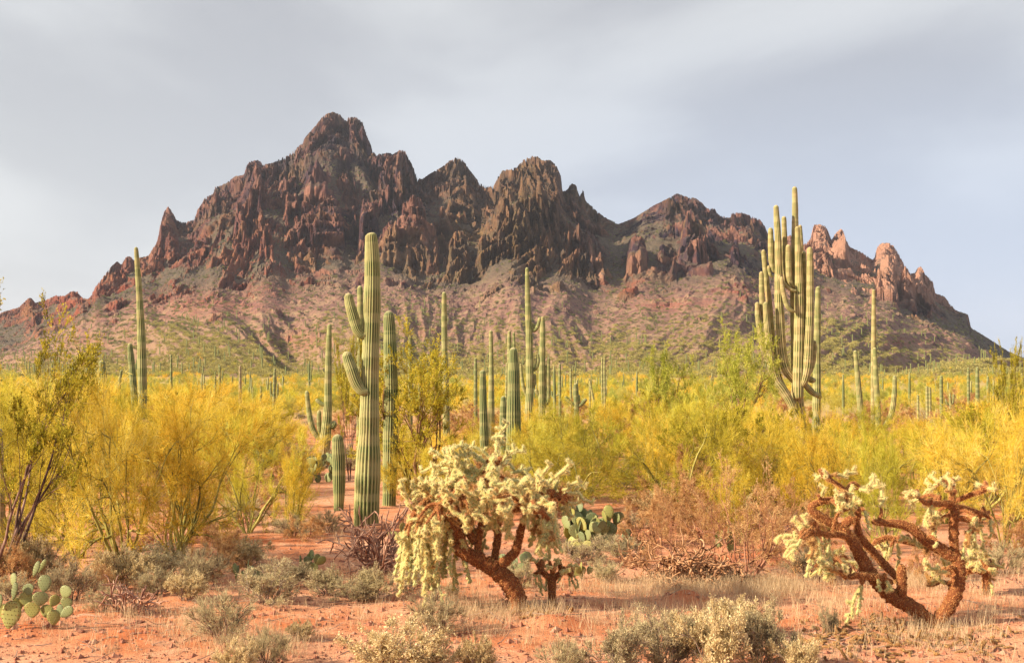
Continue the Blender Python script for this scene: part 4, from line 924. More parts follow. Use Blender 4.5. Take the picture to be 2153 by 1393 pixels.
for (px, py, h, w, t, rz_, lab) in [(1352, 1145, 110, 65, 0, 1.0, "rounded rusty shrub between the teal pads and the dead cholla tangle"), (1505, 1178, 150, 85, 1, 2.0, "dense pinkish twiggy shrub standing just behind the dead cholla tangle"), (1640, 1150, 150, 90, 1, 3.0, "tan twiggy shrub between the tall reddish one and the bent cholla"),
        (1480, 1112, 130, 85, 0, 0.5, "rusty shrub in the second row behind the dead cholla tangle"), (1700, 1165, 105, 60, 0, 2.4, "brown shrub touching the bent cholla's drooping side"), (1420, 1100, 90, 60, 0, 5.0, "low orange shrub at the rim of the red dirt patch"), (1560, 1125, 120, 70, 1, 4.0, "orange-pink shrub seen over the bare reddish branches"),
        (960, 1075, 70, 50, 0, 3.3, "brown shrub just behind the fuzzy cholla's top on the creosote side"), (640, 1135, 60, 50, 0, 1.3, "small reddish shrub on the rim of the red clearing"), (1010, 1110, 70, 45, 0, 0.2, "dry shrub in the gap behind the fuzzy cholla's crown"), (1180, 1085, 70, 50, 0, 0.8, "dry shrub between the fuzzy cholla and the broad olive palo verde")]:
    near_bush("dry_shrub", DRY[t], px, py, h, w, (1.2, 1.9)[t], (0.9, 1.25)[t], rz_, lab, "bush", DG)
# the brush of the plain, tree by tree
def landmark(px, Y, hi):
    t = min(LM, key=lambda q: abs(q[0] - px))[1]
    row = "front-row" if Y < 36 else ("middle-row" if Y < 62 else ("far-row" if Y < 95 else "farthest"))
    return "%s %s palo verde %s" % (row, "low" if hi < 2.1 else "tall", t)
rg = np.random.default_rng(77)
pts = []
HAND = [(700, 1125, 90), (640, 1150, 110), (1330, 1065, 70), (1300, 1090, 60)]
def clear(px, py, Y):
    if 29 > Y and 560 < px < 860: return False
    if Y < 31 and 1180 < px < 1440: return False
    if Y < 27 and px < 560: return False
    if Y < 34 and (1035 < px < 1115 or 545 < px < 705): return False
    return True
TOPL = [(0, 770), (100, 770), (200, 800), (250, 780), (350, 780), (450, 800), (520, 835), (620, 870), (650, 925), (720, 940), (760, 890), (900, 870), (1100, 862), (1200, 855), (1300, 830), (1400, 810), (1600, 860), (1700, 865), (1780, 872), (1840, 880), (1890, 878), (1960, 860), (2050, 840), (2100, 810), (2300, 780)]
n = 0
while n < 262:
    Y = 24.5 + 120 * rg.random()**1.7; px = rg.uniform(-120, 2280)
    p = on_ground(px, Y)
    if not clear(px, 0, Y): continue
    d = min([math.hypot(p.x - q[0], p.y - q[1]) for q in pts] or [9])
    if d < 1.2 + Y * 0.010: continue
    hi = rg.uniform(2.0, 3.3)
    lim = lin(TOPL, px) + rg.uniform(-6, 60)
    hi = min(hi, EYE + (HY - lim) / F * Y - p.z)
    if hi < 0.9: continue
    pts.append((p.x, p.y)); n += 1
    far = Y > 62
    src = (PVF if far else PV + PVO)[int(rg.integers(0, 3 if far else 6))]
    side = landmark(px, p.y, hi)
    lab, grp = side, side
    if rg.random() < 0.16:
        lab = lab.replace("palo verde", "green creosote bush"); grp = lab
        r = plant("creosote_bush", CR[2], p, rg.uniform(0, 6.28), lab, "bush", grp)
    else: r = plant("palo_verde_tree", src, p, rg.uniform(0, 6.28), lab, "tree", grp)
    s = hi / 3.0; r.scale = (s * rg.uniform(1.0, 1.45), s * rg.uniform(1.0, 1.45), s)
# ------------------------------------------------------------------ fuzzy chollas
def joint_mesh(seed, flesh, spine, L=0.148, r=0.017, ns=460, sl=0.029, bud=True):
    rg = np.random.default_rng(seed); b = Buf(); sp = Buf()
    segs = [(np.zeros(3), np.array([0, 0, 1.0]), L, r)]
    if bud:
        for q in range(int(rg.integers(1, 4))):
            a = rg.uniform(0, 6.28); segs.append((np.array([0, 0, L * rg.uniform(.35, .8)]), unit(np.array([np.cos(a), np.sin(a), rg.uniform(0.1, 1.0)])), L * rg.uniform(0.4, 0.6), r * 0.85))
    for (s, d, l, rr) in segs:
        P = paths(s[None], d[None], np.array([l]), 7, 0.10, np.zeros(3), rg)
        R = rr * np.array([[.55, .95, 1.05, 1.0, 1.05, .9, .3]])
        V, Fq = tubes(P, R, 8); b.add(V, Fq)
        n = int(ns * l / L); t = rg.uniform(0, 1, n)
        c, dd = along(np.repeat(P, n, 0), t)
        o = rg.normal(0, 1, (n, 3)); o = unit(o - dd * (o * dd).sum(1)[:, None])
        V, Ft = tri_spines(c + o * rr * 0.85, o + dd * 0.35 + rg.normal(0, .35, (n, 3)), rg.uniform(.5, 1.1, n) * sl, np.full(n, 0.0027), rg)
        b.add(V, Ft, sp=1.0, tone=rep(rg.random(n), 3))
    me = b.mesh("cholla_joint", flesh, True)
    me.materials.append(spine)
    a = np.zeros(len(me.vertices), np.float32); me.attributes["sp"].data.foreach_get("value", a)
    tri = np.zeros(len(me.polygons), np.int32); me.polygons.foreach_get("loop_total", tri)
    me.polygons.foreach_set("material_index", (tri == 3).astype(np.int32))
    return me
JT = [joint_mesh(500 + i, CH_FLESH, CH_SPINE) for i in range(4)]
JB = [joint_mesh(520 + i, CH_TAN, CH_SPINE_O, sl=0.026) for i in range(3)]
JG = [joint_mesh(540 + i, CH_FLESH, CH_SPINE, L=0.085, r=0.016, ns=170, sl=0.016) for i in range(3)]
JA = {}
def joint_arrays(me):
    if me.name not in JA:
        V = np.zeros(len(me.vertices) * 3, np.float32); me.vertices.foreach_get("co", V)
        lp = np.zeros(len(me.loops), np.int32); me.loops.foreach_get("vertex_index", lp)
        lt = np.zeros(len(me.polygons), np.int32); me.polygons.foreach_get("loop_total", lt); st = np.concatenate([[0], np.cumsum(lt)[:-1]])
        tn = np.zeros(len(me.vertices), np.float32); me.attributes["tone"].data.foreach_get("value", tn)
        q, t = st[lt == 4], st[lt == 3]
        t = t[::2]
        JA[me.name] = (V.reshape(-1, 3), lp[q[:, None] + np.arange(4)], lp[t[:, None] + np.arange(3)], tn)
    return JA[me.name]
def limb_mesh(list_of_rows, seed, spines=4600, sl=0.022, mat=None):
    rg = np.random.default_rng(seed); b = Buf()
    for rows in list_of_rows:
        rows = np.array(rows); ln = np.linalg.norm(np.diff(rows[:, :3], axis=0), axis=1).sum()
        n = max(8, int(ln / 0.022)); C = spline(rows, n)
        C[:, :3] += np.cumsum(rg.normal(0, 0.0018, (n, 3)), 0) * np.minimum(1, np.arange(n)[:, None] / 20)
        C[-1, 3] *= 0.4; C[-2, 3] *= 0.85
        V, Fq = tubes(C[None, :, :3], C[None, :, 3], 14)
        cen = np.repeat(C[:, :3], 14, 0); V = cen + (V - cen) * (1 + rg.normal(0, 0.11, (len(V), 1)))
        b.add(V, Fq)
        m_ = int(spines * ln); t = rg.random(m_)
        c, dd = along(np.repeat(C[None, :, :3], m_, 0), t); rr = np.interp(t * (n - 1), np.arange(n), C[:, 3])
        o = rg.normal(0, 1, (m_, 3)); o = unit(o - dd * (o * dd).sum(1)[:, None])
        V, Ft = tri_spines(c + o * rr[:, None] * 0.93, o + rg.normal(0, .45, (m_, 3)), rg.uniform(.5, 1.1, m_) * sl, np.full(m_, 0.0026), rg)
        b.add(V, Ft, tone=rep(rg.random(m_), 3))
    me = b.mesh("cholla_limbs", mat or CH_BARK, True); me.materials.append(TR_SPINE)
    tri = np.zeros(len(me.polygons), np.int32); me.polygons.foreach_get("loop_total", tri)
    me.polygons.foreach_set("material_index", (tri == 3).astype(np.int32))
    return me
def cholla(label, bpx, bpy_, limbs, anchors, seed, group="fuzzy chollas", thin=5, jscale=1.0, Y=None, maxj=298):
    base = ground_at(bpx, bpy_) if Y is None else on_ground(bpx, Y)
    Yb = base.y; rg = np.random.default_rng(seed)
    r = root("cholla", base); tag(r, label, "cactus", group)
    rows = []
    for i, l in enumerate(limbs):
        rw = px_stem(l, Yb, base)
        if i == 0: rw = [(rw[0][0], rw[0][1], -0.12, rw[0][3])] + rw
        rows.append(rw)
    put("trunk", limb_mesh(rows[:1], seed), r)
    for i in range(1, len(rows)): put("branch", limb_mesh([rows[i]], seed + i), r)
    LP = np.concatenate([spline(rw, 30) for rw in rows])[:, :3]
    thin_rows = []; nj = 0; js = []
    for (px, py, dy, mode, k, spread_px, cnt) in anchors:
        for _ in range(cnt):
            q = at(px + rg.normal(0, spread_px), py + rg.normal(0, spread_px * 0.6), Yb + dy + rg.normal(0, 0.14)) - base
            q = np.array(q)
            cost = np.linalg.norm(LP - q, axis=1) + np.maximum(0, LP[:, 2] - q[2]) * 0.6
            s = LP[int(np.argmin(cost))]
            mid = (s + q) / 2 + np.array([0, 0, 0.05]) + rg.normal(0, 0.02, 3)
            if np.linalg.norm(q - s) > 0.04: thin_rows.append([(*s, .020), (*mid, .017), (*q, .013)])
            d = unit(q - s)
            if mode == 'up': d = unit(d * 0.6 + np.array([rg.normal(0, .6), rg.normal(0, .6), rg.uniform(-0.1, 0.8)]))
            elif mode == 'out': d = unit(d * 0.8 + np.array([rg.normal(0, .5), rg.normal(0, .5), rg.uniform(-0.3, 0.4)]))
            else: d = unit(np.array([rg.normal(0, .35), rg.normal(0, .35), -0.6]))
            p = q.copy(); kk = int(np.clip(k + rg.integers(-1, 2), 1, 9))
            for j in range(kk):
                if mode == 'hang': d = unit(d + np.array([rg.normal(0, .16), rg.normal(0, .16), -0.45]))
                else: d = unit(d + rg.normal(0, .32, 3) + np.array([0, 0, -0.12 * j]))
                pool = JG if (mode == 'hang' and j >= kk - 3 and rg.random() < .7) else (JB if rg.random() < (.3 if mode == 'hang' else .12) else JT)
                me = pool[int(rg.integers(0, len(pool)))]
                s_ = rg.uniform(.82, 1.15) * jscale
                js.append((me, tuple(p), Vector(d).to_track_quat('Z', 'Y'), s_)); nj += 1
                p = p + d * (0.085 if me in JG else 0.145) * s_ * 0.92
                if mode != 'hang' and rg.random() < .5:
                    d2 = unit(d + rg.normal(0, .9, 3)); js.append((JT[int(rg.integers(0, 4))], tuple(p - d * .04), Vector(d2).to_track_quat('Z', 'Y'), s_ * .85)); nj += 1
    js.sort(key=lambda q: q[1][1])                     # the joints on the open side are single parts, the ones deep inside one mass
    for me, pp, qt, s_ in js[:maxj]:
        o = put("joint", me, r, pp); o.rotation_euler = qt.to_euler(); o.scale = (s_, s_, s_)
    if len(js) > maxj:
        big = Buf(); mi = []
        for me, pp, qt, s_ in js[maxj:]:
            V, fq, ft, tn = joint_arrays(me); Rm = np.array(qt.to_matrix())
            big.add(V @ Rm.T * s_ + np.array(pp), [fq, ft], tone=tn)
        bme = big.mesh("joint_mass", CH_FLESH, True); bme.materials.append(CH_SPINE)
        tri = np.zeros(len(bme.polygons), np.int32); bme.polygons.foreach_get("loop_total", tri); bme.polygons.foreach_set("material_index", (tri == 3).astype(np.int32))
        tag(put("joint_mass", bme, r), kind="stuff")
    if thin_rows: put("branch", limb_mesh(thin_rows, seed + 50, spines=1500), r)
    return r, nj
_, nj1 = cholla("large pale fuzzy cholla with a leaning rust-brown trunk and full drooping crown", 1088, 1282,
    [[(1090, 1284, 44), (1088, 1258, 38), (1074, 1228, 38), (1050, 1202, 36), (1022, 1182, 34), (1000, 1170, 32), (975, 1156, 30), (957, 1142, 26), (944, 1131, 18)],
     [(1042, 1196, 18), (1060, 1182, 22), (1080, 1166, 19, .02), (1090, 1146, 18, .03), (1096, 1124, 16, .05), (1110, 1085, 13, .05), (1125, 1050, 15, .05), (1140, 1020, 11, .05)],
     [(1006, 1172, 14), (1004, 1140, 15, .05), (1012, 1105, 14, .1), (1022, 1060, 12, .1), (1038, 1012, 11, .1), (1046, 976, 11, .1)],
     [(1038, 1185, 14, .1), (1046, 1130, 16, .2), (1046, 1096, 14, .25), (1062, 1060, 12, .3), (1086, 1028, 13, .35)],
     [(978, 1156, 18), (962, 1118, 20, -.05), (932, 1092, 17, -.1), (902, 1080, 13, -.1), (880, 1076, 9, -.1)],
     [(1000, 1140, 16), (966, 1090, 16, .15), (950, 1034, 13, .2), (953, 992, 10, .2)],
     [(1118, 1062, 14), (1150, 1046, 12, -.1), (1176, 1048, 9, -.15)],
     [(1020, 1080, 15, .1), (990, 1050, 14, -.2), (960, 1045, 12, -.35), (925, 1060, 9, -.45)],
     [(1046, 1096, 14, .25), (1070, 1075, 14, -.1), (1100, 1068, 12, -.35), (1130, 1076, 9, -.45)]],
    [(946, 992, .2, 'up', 2, 15, 9), (1045, 970, .1, 'up', 2, 13, 9), (1112, 1016, .0, 'up', 2, 18, 8), (1000, 1012, .0, 'up', 2, 20, 9), (905, 1046, -.1, 'out', 2, 16, 10), (876, 1085, -.1, 'out', 2, 12, 8), (1160, 1042, -.1, 'out', 2, 16, 10), (1180, 1060, 0, 'out', 1, 10, 6), (1075, 1030, -.2, 'out', 2, 18, 8), (950, 1055, -.4, 'out', 2, 22, 9),
     (1010, 1055, -.45, 'out', 2, 20, 9), (1060, 1065, -.45, 'out', 2, 18, 7), (1120, 1062, -.45, 'out', 2, 18, 8), (910, 1095, -.4, 'out', 2, 18, 8), (985, 1080, .2, 'hang', 3, 18, 6), (860, 1120, 0, 'hang', 4, 8, 6),
     (895, 1105, -.1, 'hang', 6, 18, 11), (945, 1112, .2, 'hang', 5, 18, 8), (880, 1130, .1, 'hang', 5, 14, 7), (920, 1140, .1, 'hang', 4, 18, 6), (1135, 1078, -.2, 'hang', 3, 18, 9), (1165, 1072, -.1, 'hang', 4, 12, 7), (1150, 1080, .2, 'hang', 3, 12, 5), (1050, 1075, -.2, 'hang', 2, 18, 6), (1010, 1105, .2, 'hang', 3, 12, 4)], 1, jscale=1.0)
def zc(l): return [(1600 + a / 3.145, 950 + b / 3.145, w / 3.145) + tuple(r) for a, b, w, *r in l]
def za(a, b, *r): return (1600 + a / 3.145, 950 + b / 3.145) + r
_, nj2 = cholla("large bent cholla with bare rust-brown limbs spreading in a wide V over litter", 1968, 1316,
    [zc([(1150, 1160, 95), (1100, 1100, 88), (1010, 1035, 100), (900, 975, 98), (800, 890, 92), (720, 790, 85), (668, 690, 78), (610, 590, 76), (550, 520, 66), (520, 490, 50)]),
     zc([(1140, 1150, 80), (1180, 1100, 84), (1240, 1020, 92), (1295, 920, 92), (1310, 800, 86), (1305, 710, 80), (1240, 665, 76), (1160, 620, 72), (1080, 570, 66), (1000, 505, 62), (930, 480, 56), (830, 470, 46), (738, 463, 36)]),
     zc([(560, 530, 56), (480, 475, 58), (400, 430, 58), (340, 390, 54), (325, 355, 46), (390, 322, 42), (470, 310, 42), (550, 318, 34)]),
     zc([(530, 500, 54), (590, 450, 56), (635, 420, 50), (645, 370, 36)]),
     zc([(900, 830, 40, .15), (820, 745, 52, .2), (750, 670, 52, .2), (680, 600, 52, .15), (645, 540, 50, .1), (632, 450, 44, .1), (640, 400, 36, .1)]),
     zc([(935, 990, 60), (932, 900, 64, -.05), (936, 800, 62, -.08), (940, 735, 46, -.1)]),
     zc([(1290, 710, 50), (1275, 600, 58), (1272, 480, 58), (1275, 390, 54), (1250, 345, 46), (1170, 340, 36, -.1), (1090, 335, 32, -.2), (1040, 305, 24, -.25)]),
     zc([(1270, 360, 40), (1340, 370, 34, .1), (1410, 395, 34, .15), (1480, 415, 28, .2)]),
     zc([(1268, 340, 40), (1262, 280, 36), (1270, 240, 26)]),
     zc([(1290, 320, 30), (1380, 285, 30, -.1), (1450, 262, 28, -.15), (1500, 245, 18, -.15)]),
     zc([(600, 570, 40), (520, 545, 40, -.1), (430, 540, 36, -.2), (360, 520, 26, -.25)]),
     zc([(860, 860, 40), (780, 830, 38, -.1), (640, 815, 40, -.2), (560, 830, 28, -.2)]),
     zc([(1210, 640, 30, .2), (980, 600, 30, .4), (830, 570, 34, .45), (740, 610, 30, .45)]),
     zc([(545, 330, 30), (560, 260, 26, .05), (490, 200, 24, .1), (420, 170, 18, .1)])],
    [za(425, 165, .1, 'out', 2, 6, 3), za(560, 285, 0, 'up', 1, 7, 3), za(660, 250, 0, 'out', 2, 4, 2), za(550, 370, -.1, 'up', 1, 10, 5), za(450, 300, 0, 'up', 1, 6, 1), za(310, 490, -.2, 'out', 1, 7, 3), za(265, 570, -.2, 'out', 2, 6, 3),
     za(350, 560, -.2, 'hang', 4, 7, 4), za(440, 560, -.1, 'hang', 4, 5, 2), za(240, 600, -.2, 'out', 1, 5, 2),
     za(1040, 290, -.2, 'up', 1, 6, 3), za(1170, 225, 0, 'out', 2, 5, 2), za(1270, 215, 0, 'up', 1, 6, 3), za(1500, 235, -.1, 'out', 2, 4, 2), za(1260, 300, -.1, 'up', 1, 6, 1),
     za(1100, 350, -.2, 'hang', 3, 8, 3), za(1160, 370, .1, 'hang', 4, 6, 2), za(1440, 430, .2, 'hang', 4, 10, 3), za(1490, 440, .2, 'hang', 3, 4, 2), za(1390, 460, .1, 'hang', 3, 4, 2), za(1215, 430, .1, 'out', 1, 5, 2),
     za(555, 820, -.2, 'out', 2, 6, 3), za(500, 800, -.2, 'out', 1, 4, 2), za(660, 870, -.2, 'hang', 4, 4, 2), za(1195, 790, .1, 'out', 1, 7, 4), za(1180, 880, .1, 'out', 1, 6, 2), za(980, 590, .3, 'out', 1, 6, 2), za(880, 600, .4, 'hang', 3, 9, 2), za(760, 600, .4, 'out', 1, 5, 1),
     za(1160, 600, -.12, 'hang', 1, 7, 2), za(800, 830, -.1, 'hang', 1, 5, 2), za(790, 370, 0, 'out', 2, 4, 1), za(690, 400, 0, 'hang', 2, 5, 1)], 2, jscale=0.88)
cholla("small fuzzy cholla with two drooping arms standing beside the large cholla's trunk base", 1160, 1268,
    [[(1160, 1270, 16), (1160, 1245, 17), (1161, 1220, 17), (1162, 1205, 15)], [(1161, 1222, 12), (1148, 1208, 13), (1136, 1198, 12), (1130, 1208, 9)], [(1163, 1218, 12), (1178, 1204, 12), (1194, 1200, 11), (1200, 1210, 8)]],
    [(1140, 1192, 0, 'out', 1, 8, 6), (1166, 1190, 0, 'out', 1, 8, 6), (1192, 1196, 0, 'out', 1, 5, 5), (1130, 1204, 0, 'hang', 4, 3, 3), (1146, 1212, 0, 'hang', 4, 2, 1), (1200, 1206, 0, 'hang', 3, 3, 3), (1180, 1212, .1, 'hang', 1, 2, 1)], 3, jscale=0.6)
cholla("small pale cholla standing on bare ground beyond the big bent one's upright fork", 2074, 1250,
    [[(2074, 1252, 14), (2073, 1225, 15), (2072, 1200, 14), (2066, 1180, 11)], [(2072, 1205, 10), (2050, 1198, 10), (2036, 1204, 8)], [(2073, 1200, 10), (2084, 1192, 10), (2090, 1200, 7)]],
    [(2060, 1166, 0, 'up', 2, 5, 5), (2040, 1192, 0, 'out', 1, 8, 7), (2078, 1190, 0, 'out', 1, 7, 6), (2080, 1204, 0, 'hang', 3, 3, 3), (2032, 1210, 0, 'hang', 1, 3, 2)], 4, jscale=0.8)
cholla("pale cholla half hidden behind the bent cholla's hanging joints", 1752, 1248,
    [[(1752, 1250, 12), (1752, 1215, 13), (1750, 1180, 12)], [(1751, 1195, 9), (1730, 1185, 9), (1712, 1190, 7)]],
    [(1730, 1172, 0, 'out', 1, 9, 6), (1762, 1178, 0, 'out', 1, 8, 5), (1745, 1195, 0, 'hang', 3, 5, 3)], 5, jscale=0.8, Y=15.6)

# ------------------------------------------------------------------ prickly pears
AREO = M("pad_areole", 0.9, 0.1); AREO = AREO.base((0.10, 0.055, 0.02))
def areoles(me0, V, idx, mat):
    b = Buf(); b.add(V, np.stack([idx[:-1], np.roll(idx, -1, 1)[:-1], np.roll(idx, -1, 1)[1:], idx[1:]], -1).reshape(-1, 4))
    o = np.array([[1, 0, 0], [0, 1, 0], [-1, 0, 0], [0, -1, 0], [0, 0, 1], [0, 0, -1]]) * 0.021
    t = np.array([[0, 1, 4], [1, 2, 4], [2, 3, 4], [3, 0, 4], [1, 0, 5], [2, 1, 5], [3, 2, 5], [0, 3, 5]])
    nr, nu = idx.shape; G3 = V.reshape(nr, nu, 3)
    for i in range(2, nr - 1):
        for f in np.linspace(-0.8, 0.8, 5) + (0.1 if i % 2 else -0.1):
            ring = G3[i]; w = ring[:, 0].max(); x = w * f
            for sgn in (1, -1):
                side = ring[np.sign(ring[:, 1] - ring[:, 1].mean()) == sgn]; y = np.interp(x, np.sort(side[:, 0]), side[np.argsort(side[:, 0]), 1])
                b.add(o + np.array([x, y, ring[0, 2]]), t)
    me = b.mesh("pad", mat, True); me.materials.append(AREO)
    tri = np.zeros(len(me.polygons), np.int32); me.polygons.foreach_get("loop_total", tri); me.polygons.foreach_set("material_index", (tri == 3).astype(np.int32))
    return me
def pad_mesh(seed, mat, nu=14, nv=9):
    rg = np.random.default_rng(seed)
    v = np.linspace(0, 1, nv + 2); u = np.arange(nu) * 2 * np.pi / nu
    z = 0.5 - 0.5 * np.cos(np.pi * v)
    wdt = np.sqrt(np.clip(z * (1 - z), 0, None)) * 2 * (0.40 + 0.08 * (z - 0.3)); wdt = wdt * (0.72 + 0.28 * sstep(0.0, 0.5, z)) * rg.uniform(.9, 1.08)
    X = wdt[:, None] * np.cos(u)[None]; Yy = (0.052 * np.sqrt(np.clip(wdt / 0.4, 0, 1)))[:, None] * np.sin(u)[None] + 0.05 * np.sin(z * 3)[:, None] * rg.normal(0, .6)
    V = np.stack([X, Yy, np.repeat(z[:, None], nu, 1)], -1).reshape(-1, 3)
    idx = np.arange(len(v) * nu).reshape(len(v), nu); nx = np.roll(idx, -1, 1)
    me = make_mesh("pad", V, np.stack([idx[:-1], nx[:-1], nx[1:], idx[1:]], -1).reshape(-1, 4), None, mat, True)
    return areoles(me, V, idx, mat)
PADS = [pad_mesh(i, PAD) for i in range(3)]; PADSY = [pad_mesh(10 + i, PAD_Y) for i in range(2)]
def add_pad(r, p, size, roll, yaw, pitch, yellow, w=1.0):
    pool = PADSY if yellow else PADS
    o = put("pad", random.choice(pool), r, tuple(p)); o.rotation_euler = (pitch, roll, yaw); o.rotation_mode = 'XYZ'; o.scale = (size * w, size, size)
    return o
base = ground_at(72, 1322)
r = root("prickly_pear", base); tag(r, "big grey-green prickly pear with spotted oval pads on the bare red ground near the edge", "cactus", "prickly pears")
k = F / base.y
for (zx, zy, w, h, roll, yel, dy) in [(75, 1035, 160, 210, 8, 1, -.05), (95, 775, 66, 110, -12, 0, .1), (120, 855, 62, 150, 18, 0, .05), (272, 690, 50, 130, 22, 0, .1), (318, 668, 40, 120, 30, 0, .14), (332, 800, 108, 132, 3, 0, .0), (208, 845, 104, 88, -25, 0, .05), (300, 915, 134, 108, 5, 0, -.1), (195, 915, 112, 110, -4, 1, .05), (490, 862, 108, 98, 22, 0, 0), (404, 930, 84, 96, 30, 1, .08), (498, 942, 92, 92, 12, 0, .05), (500, 1012, 78, 122, 55, 0, -.1), (400, 1052, 92, 118, 0, 1, -.05), (240, 995, 150, 120, 0, 1, 0), (345, 1005, 120, 100, 5, 1, .1), (2, 930, 50, 110, 5, 0, -.05), (130, 960, 90, 110, -10, 1, .12), (20, 1010, 90, 130, -15, 1, .1), (450, 1000, 70, 100, 12, 0, .1)]:
    a = math.radians(roll); hh = h / 3.544; ww = w / 3.544
    bx, by = zx / 3.544 - math.sin(a) * hh / 2, 1000 + zy / 3.544 + math.cos(a) * hh / 2
    p = at(bx, by, base.y + dy) - base
    add_pad(r, p, hh / k, a, random.uniform(-.35, .35), random.uniform(-.15, .15), yel, min(1.35, ww / hh / 0.84))
def pear(label, px, py, wpx, hpx, n, seed, group="prickly pears", pad=0.19, yel=0.3, Y=None):
    rnd = random.Random(seed)
    base = ground_at(px, py) if Y is None else on_ground(px, Y)
    k = F / base.y; W_, H_ = wpx / k / 2, hpx / k
    r = root("prickly_pear", base); tag(r, label, "cactus", group)
    q = []
    for i in range(max(2, n // 7)):
        q.append((Vector((rnd.uniform(-.7, .7) * W_, rnd.uniform(-.5, .5) * W_, -0.03)), rnd.uniform(-.5, .5), rnd.uniform(-3.1, 3.1), rnd.uniform(-.35, .35)))
    c = 0
    while c < n and q:
        p, roll, yaw, pitch = q.pop(0)
        s = pad * rnd.uniform(.75, 1.15)
        o = add_pad(r, p, s, roll, yaw, pitch, rnd.random() < yel, rnd.uniform(.85, 1.1)); c += 1
        R_ = o.rotation_euler.to_matrix()
        for _ in range(rnd.choice((1, 2, 2, 3))):
            a = rnd.uniform(-1.0, 1.0)
            t = p + R_ @ Vector((math.sin(a) * .36 * s, 0, (.55 + .40 * math.cos(a)) * s))
            if abs(t.x) > W_ * 1.05 or t.z > H_ - pad * .7: continue
            q.append((t, roll * .4 + a * .75 + rnd.uniform(-.3, .3), yaw + rnd.uniform(-1.1, 1.1), rnd.uniform(-.35, .35)))
        if not q: q.append((Vector((rnd.uniform(-.8, .8) * W_, rnd.uniform(-.5, .5) * W_, rnd.uniform(0, .3) * H_)), rnd.uniform(-.5, .5), rnd.uniform(-3, 3), 0))
    return r
pear("dense clump of round-padded prickly pear just behind the fuzzy cholla", 1245, 1152, 140, 128, 95, 1, pad=.225)
pear("low prickly pear with pads in a line under the creosote, by the woolly short saguaro", 652, 1014, 100, 64, 40, 2, pad=.27)
pear("pale prickly pear clump before the orange dry shrub beyond the clearing", 582, 1010, 80, 62, 32, 3, pad=.27)
pear("few-padded prickly pear peeping out behind the staghorn stems", 868, 1215, 60, 48, 14, 4, pad=.15, yel=.1)
pear("small prickly pear among the grey shrubs under the staghorn", 648, 1200, 40, 36, 9, 5, pad=.15, yel=.2)
pear("prickly pear with grey pads half hidden under the leaning palo verde", 515, 1230, 60, 50, 14, 6, pad=.16, yel=.1)
pear("teal-grey prickly pear seen beneath the large fuzzy cholla's crown", 1080, 1212, 90, 50, 20, 7, pad=.16, yel=0)
pear("little yellow-padded prickly pear between the small cholla and the grey shrub", 1232, 1216, 36, 34, 8, 8, pad=.13, yel=.8)
pear("row of little teal pads on bare ground beside the dense clump", 1318, 1140, 60, 36, 8, 9, pad=.14, yel=0)
pear("prickly pear seen through the bare reddish shrub", 1530, 1130, 60, 55, 14, 10, pad=.16, yel=.4, Y=19)
pear("single-stack prickly pear beside the ribbed trunk with yellow-edged pads", 838, 1150, 34, 55, 7, 11, pad=.15, yel=.7, Y=20)
pear("small prickly pear in the red clearing behind the palo verde", 500, 1000, 40, 30, 8, 12, pad=.22)
pear("prickly pear beneath the orange dry shrub", 1440, 1060, 60, 60, 12, 13, pad=.2)

# ------------------------------------------------------------------ leafless cactus stems: staghorn and dead tangle
def stems(seed, h, w, trunks, lean, k1, k2, r0, wig, droop, ratio=(0.6, 0.6), mat=None, levels=2, sides=7, keep=0.8):
    rg = np.random.default_rng(seed); b = Buf()
    ang = rg.uniform(0, 6.28, trunks); ln = rg.uniform(.1, 1, trunks) * lean
    D = np.stack([np.cos(ang) * ln, np.sin(ang) * ln, np.ones(trunks)], 1)
    S = np.stack([np.cos(ang) * .06 * w, np.sin(ang) * .06 * w, np.full(trunks, -.05)], 1)
    P = paths(S, D, np.full(trunks, h * .75) * rg.uniform(.6, 1.1, trunks), 9, wig, np.array([0, 0, -droop]), rg)
    R = np.full((trunks, 9), r0) * rg.uniform(.8, 1.2, (trunks, 1)) * np.linspace(1, .75, 9)[None]
    outs = [(P, R)]
    for lv in range(levels):
        n = (k1, k2)[min(lv, 1)]; B = len(P)
        t = rg.uniform(.3, 1.0, B * n); PP = rep(P, n); s, d = along(PP, t)
        D = d + rg.normal(0, .8, (B * n, 3)) + np.array([0, 0, .15])
        P = paths(s, D, h * .75 * ratio[min(lv, 1)]**(lv + 1) * rg.uniform(.6, 1.2, B * n), 6, wig * 1.2, np.array([0, 0, -droop * .6]), rg)
        P[:, :, 2] = np.maximum(P[:, :, 2], 0.01)
        R = np.full((B * n, 6), r0 * keep**(lv + 1)) * np.linspace(1, .85, 6)[None]
        outs.append((P, R))
    for P, R in outs:
        R = R.copy(); R[:, -1] *= .45
        V, Fq = tubes(P, R, sides); b.add(V, Fq, tone=rep(rg.random(len(P)), P.shape[1] * sides))
    Vc = np.concatenate(b.V); sc = np.array([w / np.percentile(np.abs(Vc[:, 0]), 98), w / np.percentile(np.abs(Vc[:, 1]), 98), h / Vc[:, 2].max()])
    b.V = [v * sc for v in b.V]
    return b.mesh("leafless_stems", mat, True)
def single(name, me, px, py, hpx, wpx, h0, w0, rz, label, cat, group=None, Y=None):
    p = ground_at(px, py) if Y is None else on_ground(px, Y); k = F / p.y
    return tag(put(name, me, None, p, (0, 0, rz), (wpx / k / w0, wpx / k / w0, hpx / k / h0)), label, cat, group)
single("staghorn_cholla", stems(701, 1, .8, 20, .9, 3, 3, .017, .15, .1, mat=STAG_BARK), 788, 1204, 148, 104, 1, .8, 0, "staghorn cholla of bare purplish-brown antler stems in front of the thick saguaro", "cactus")
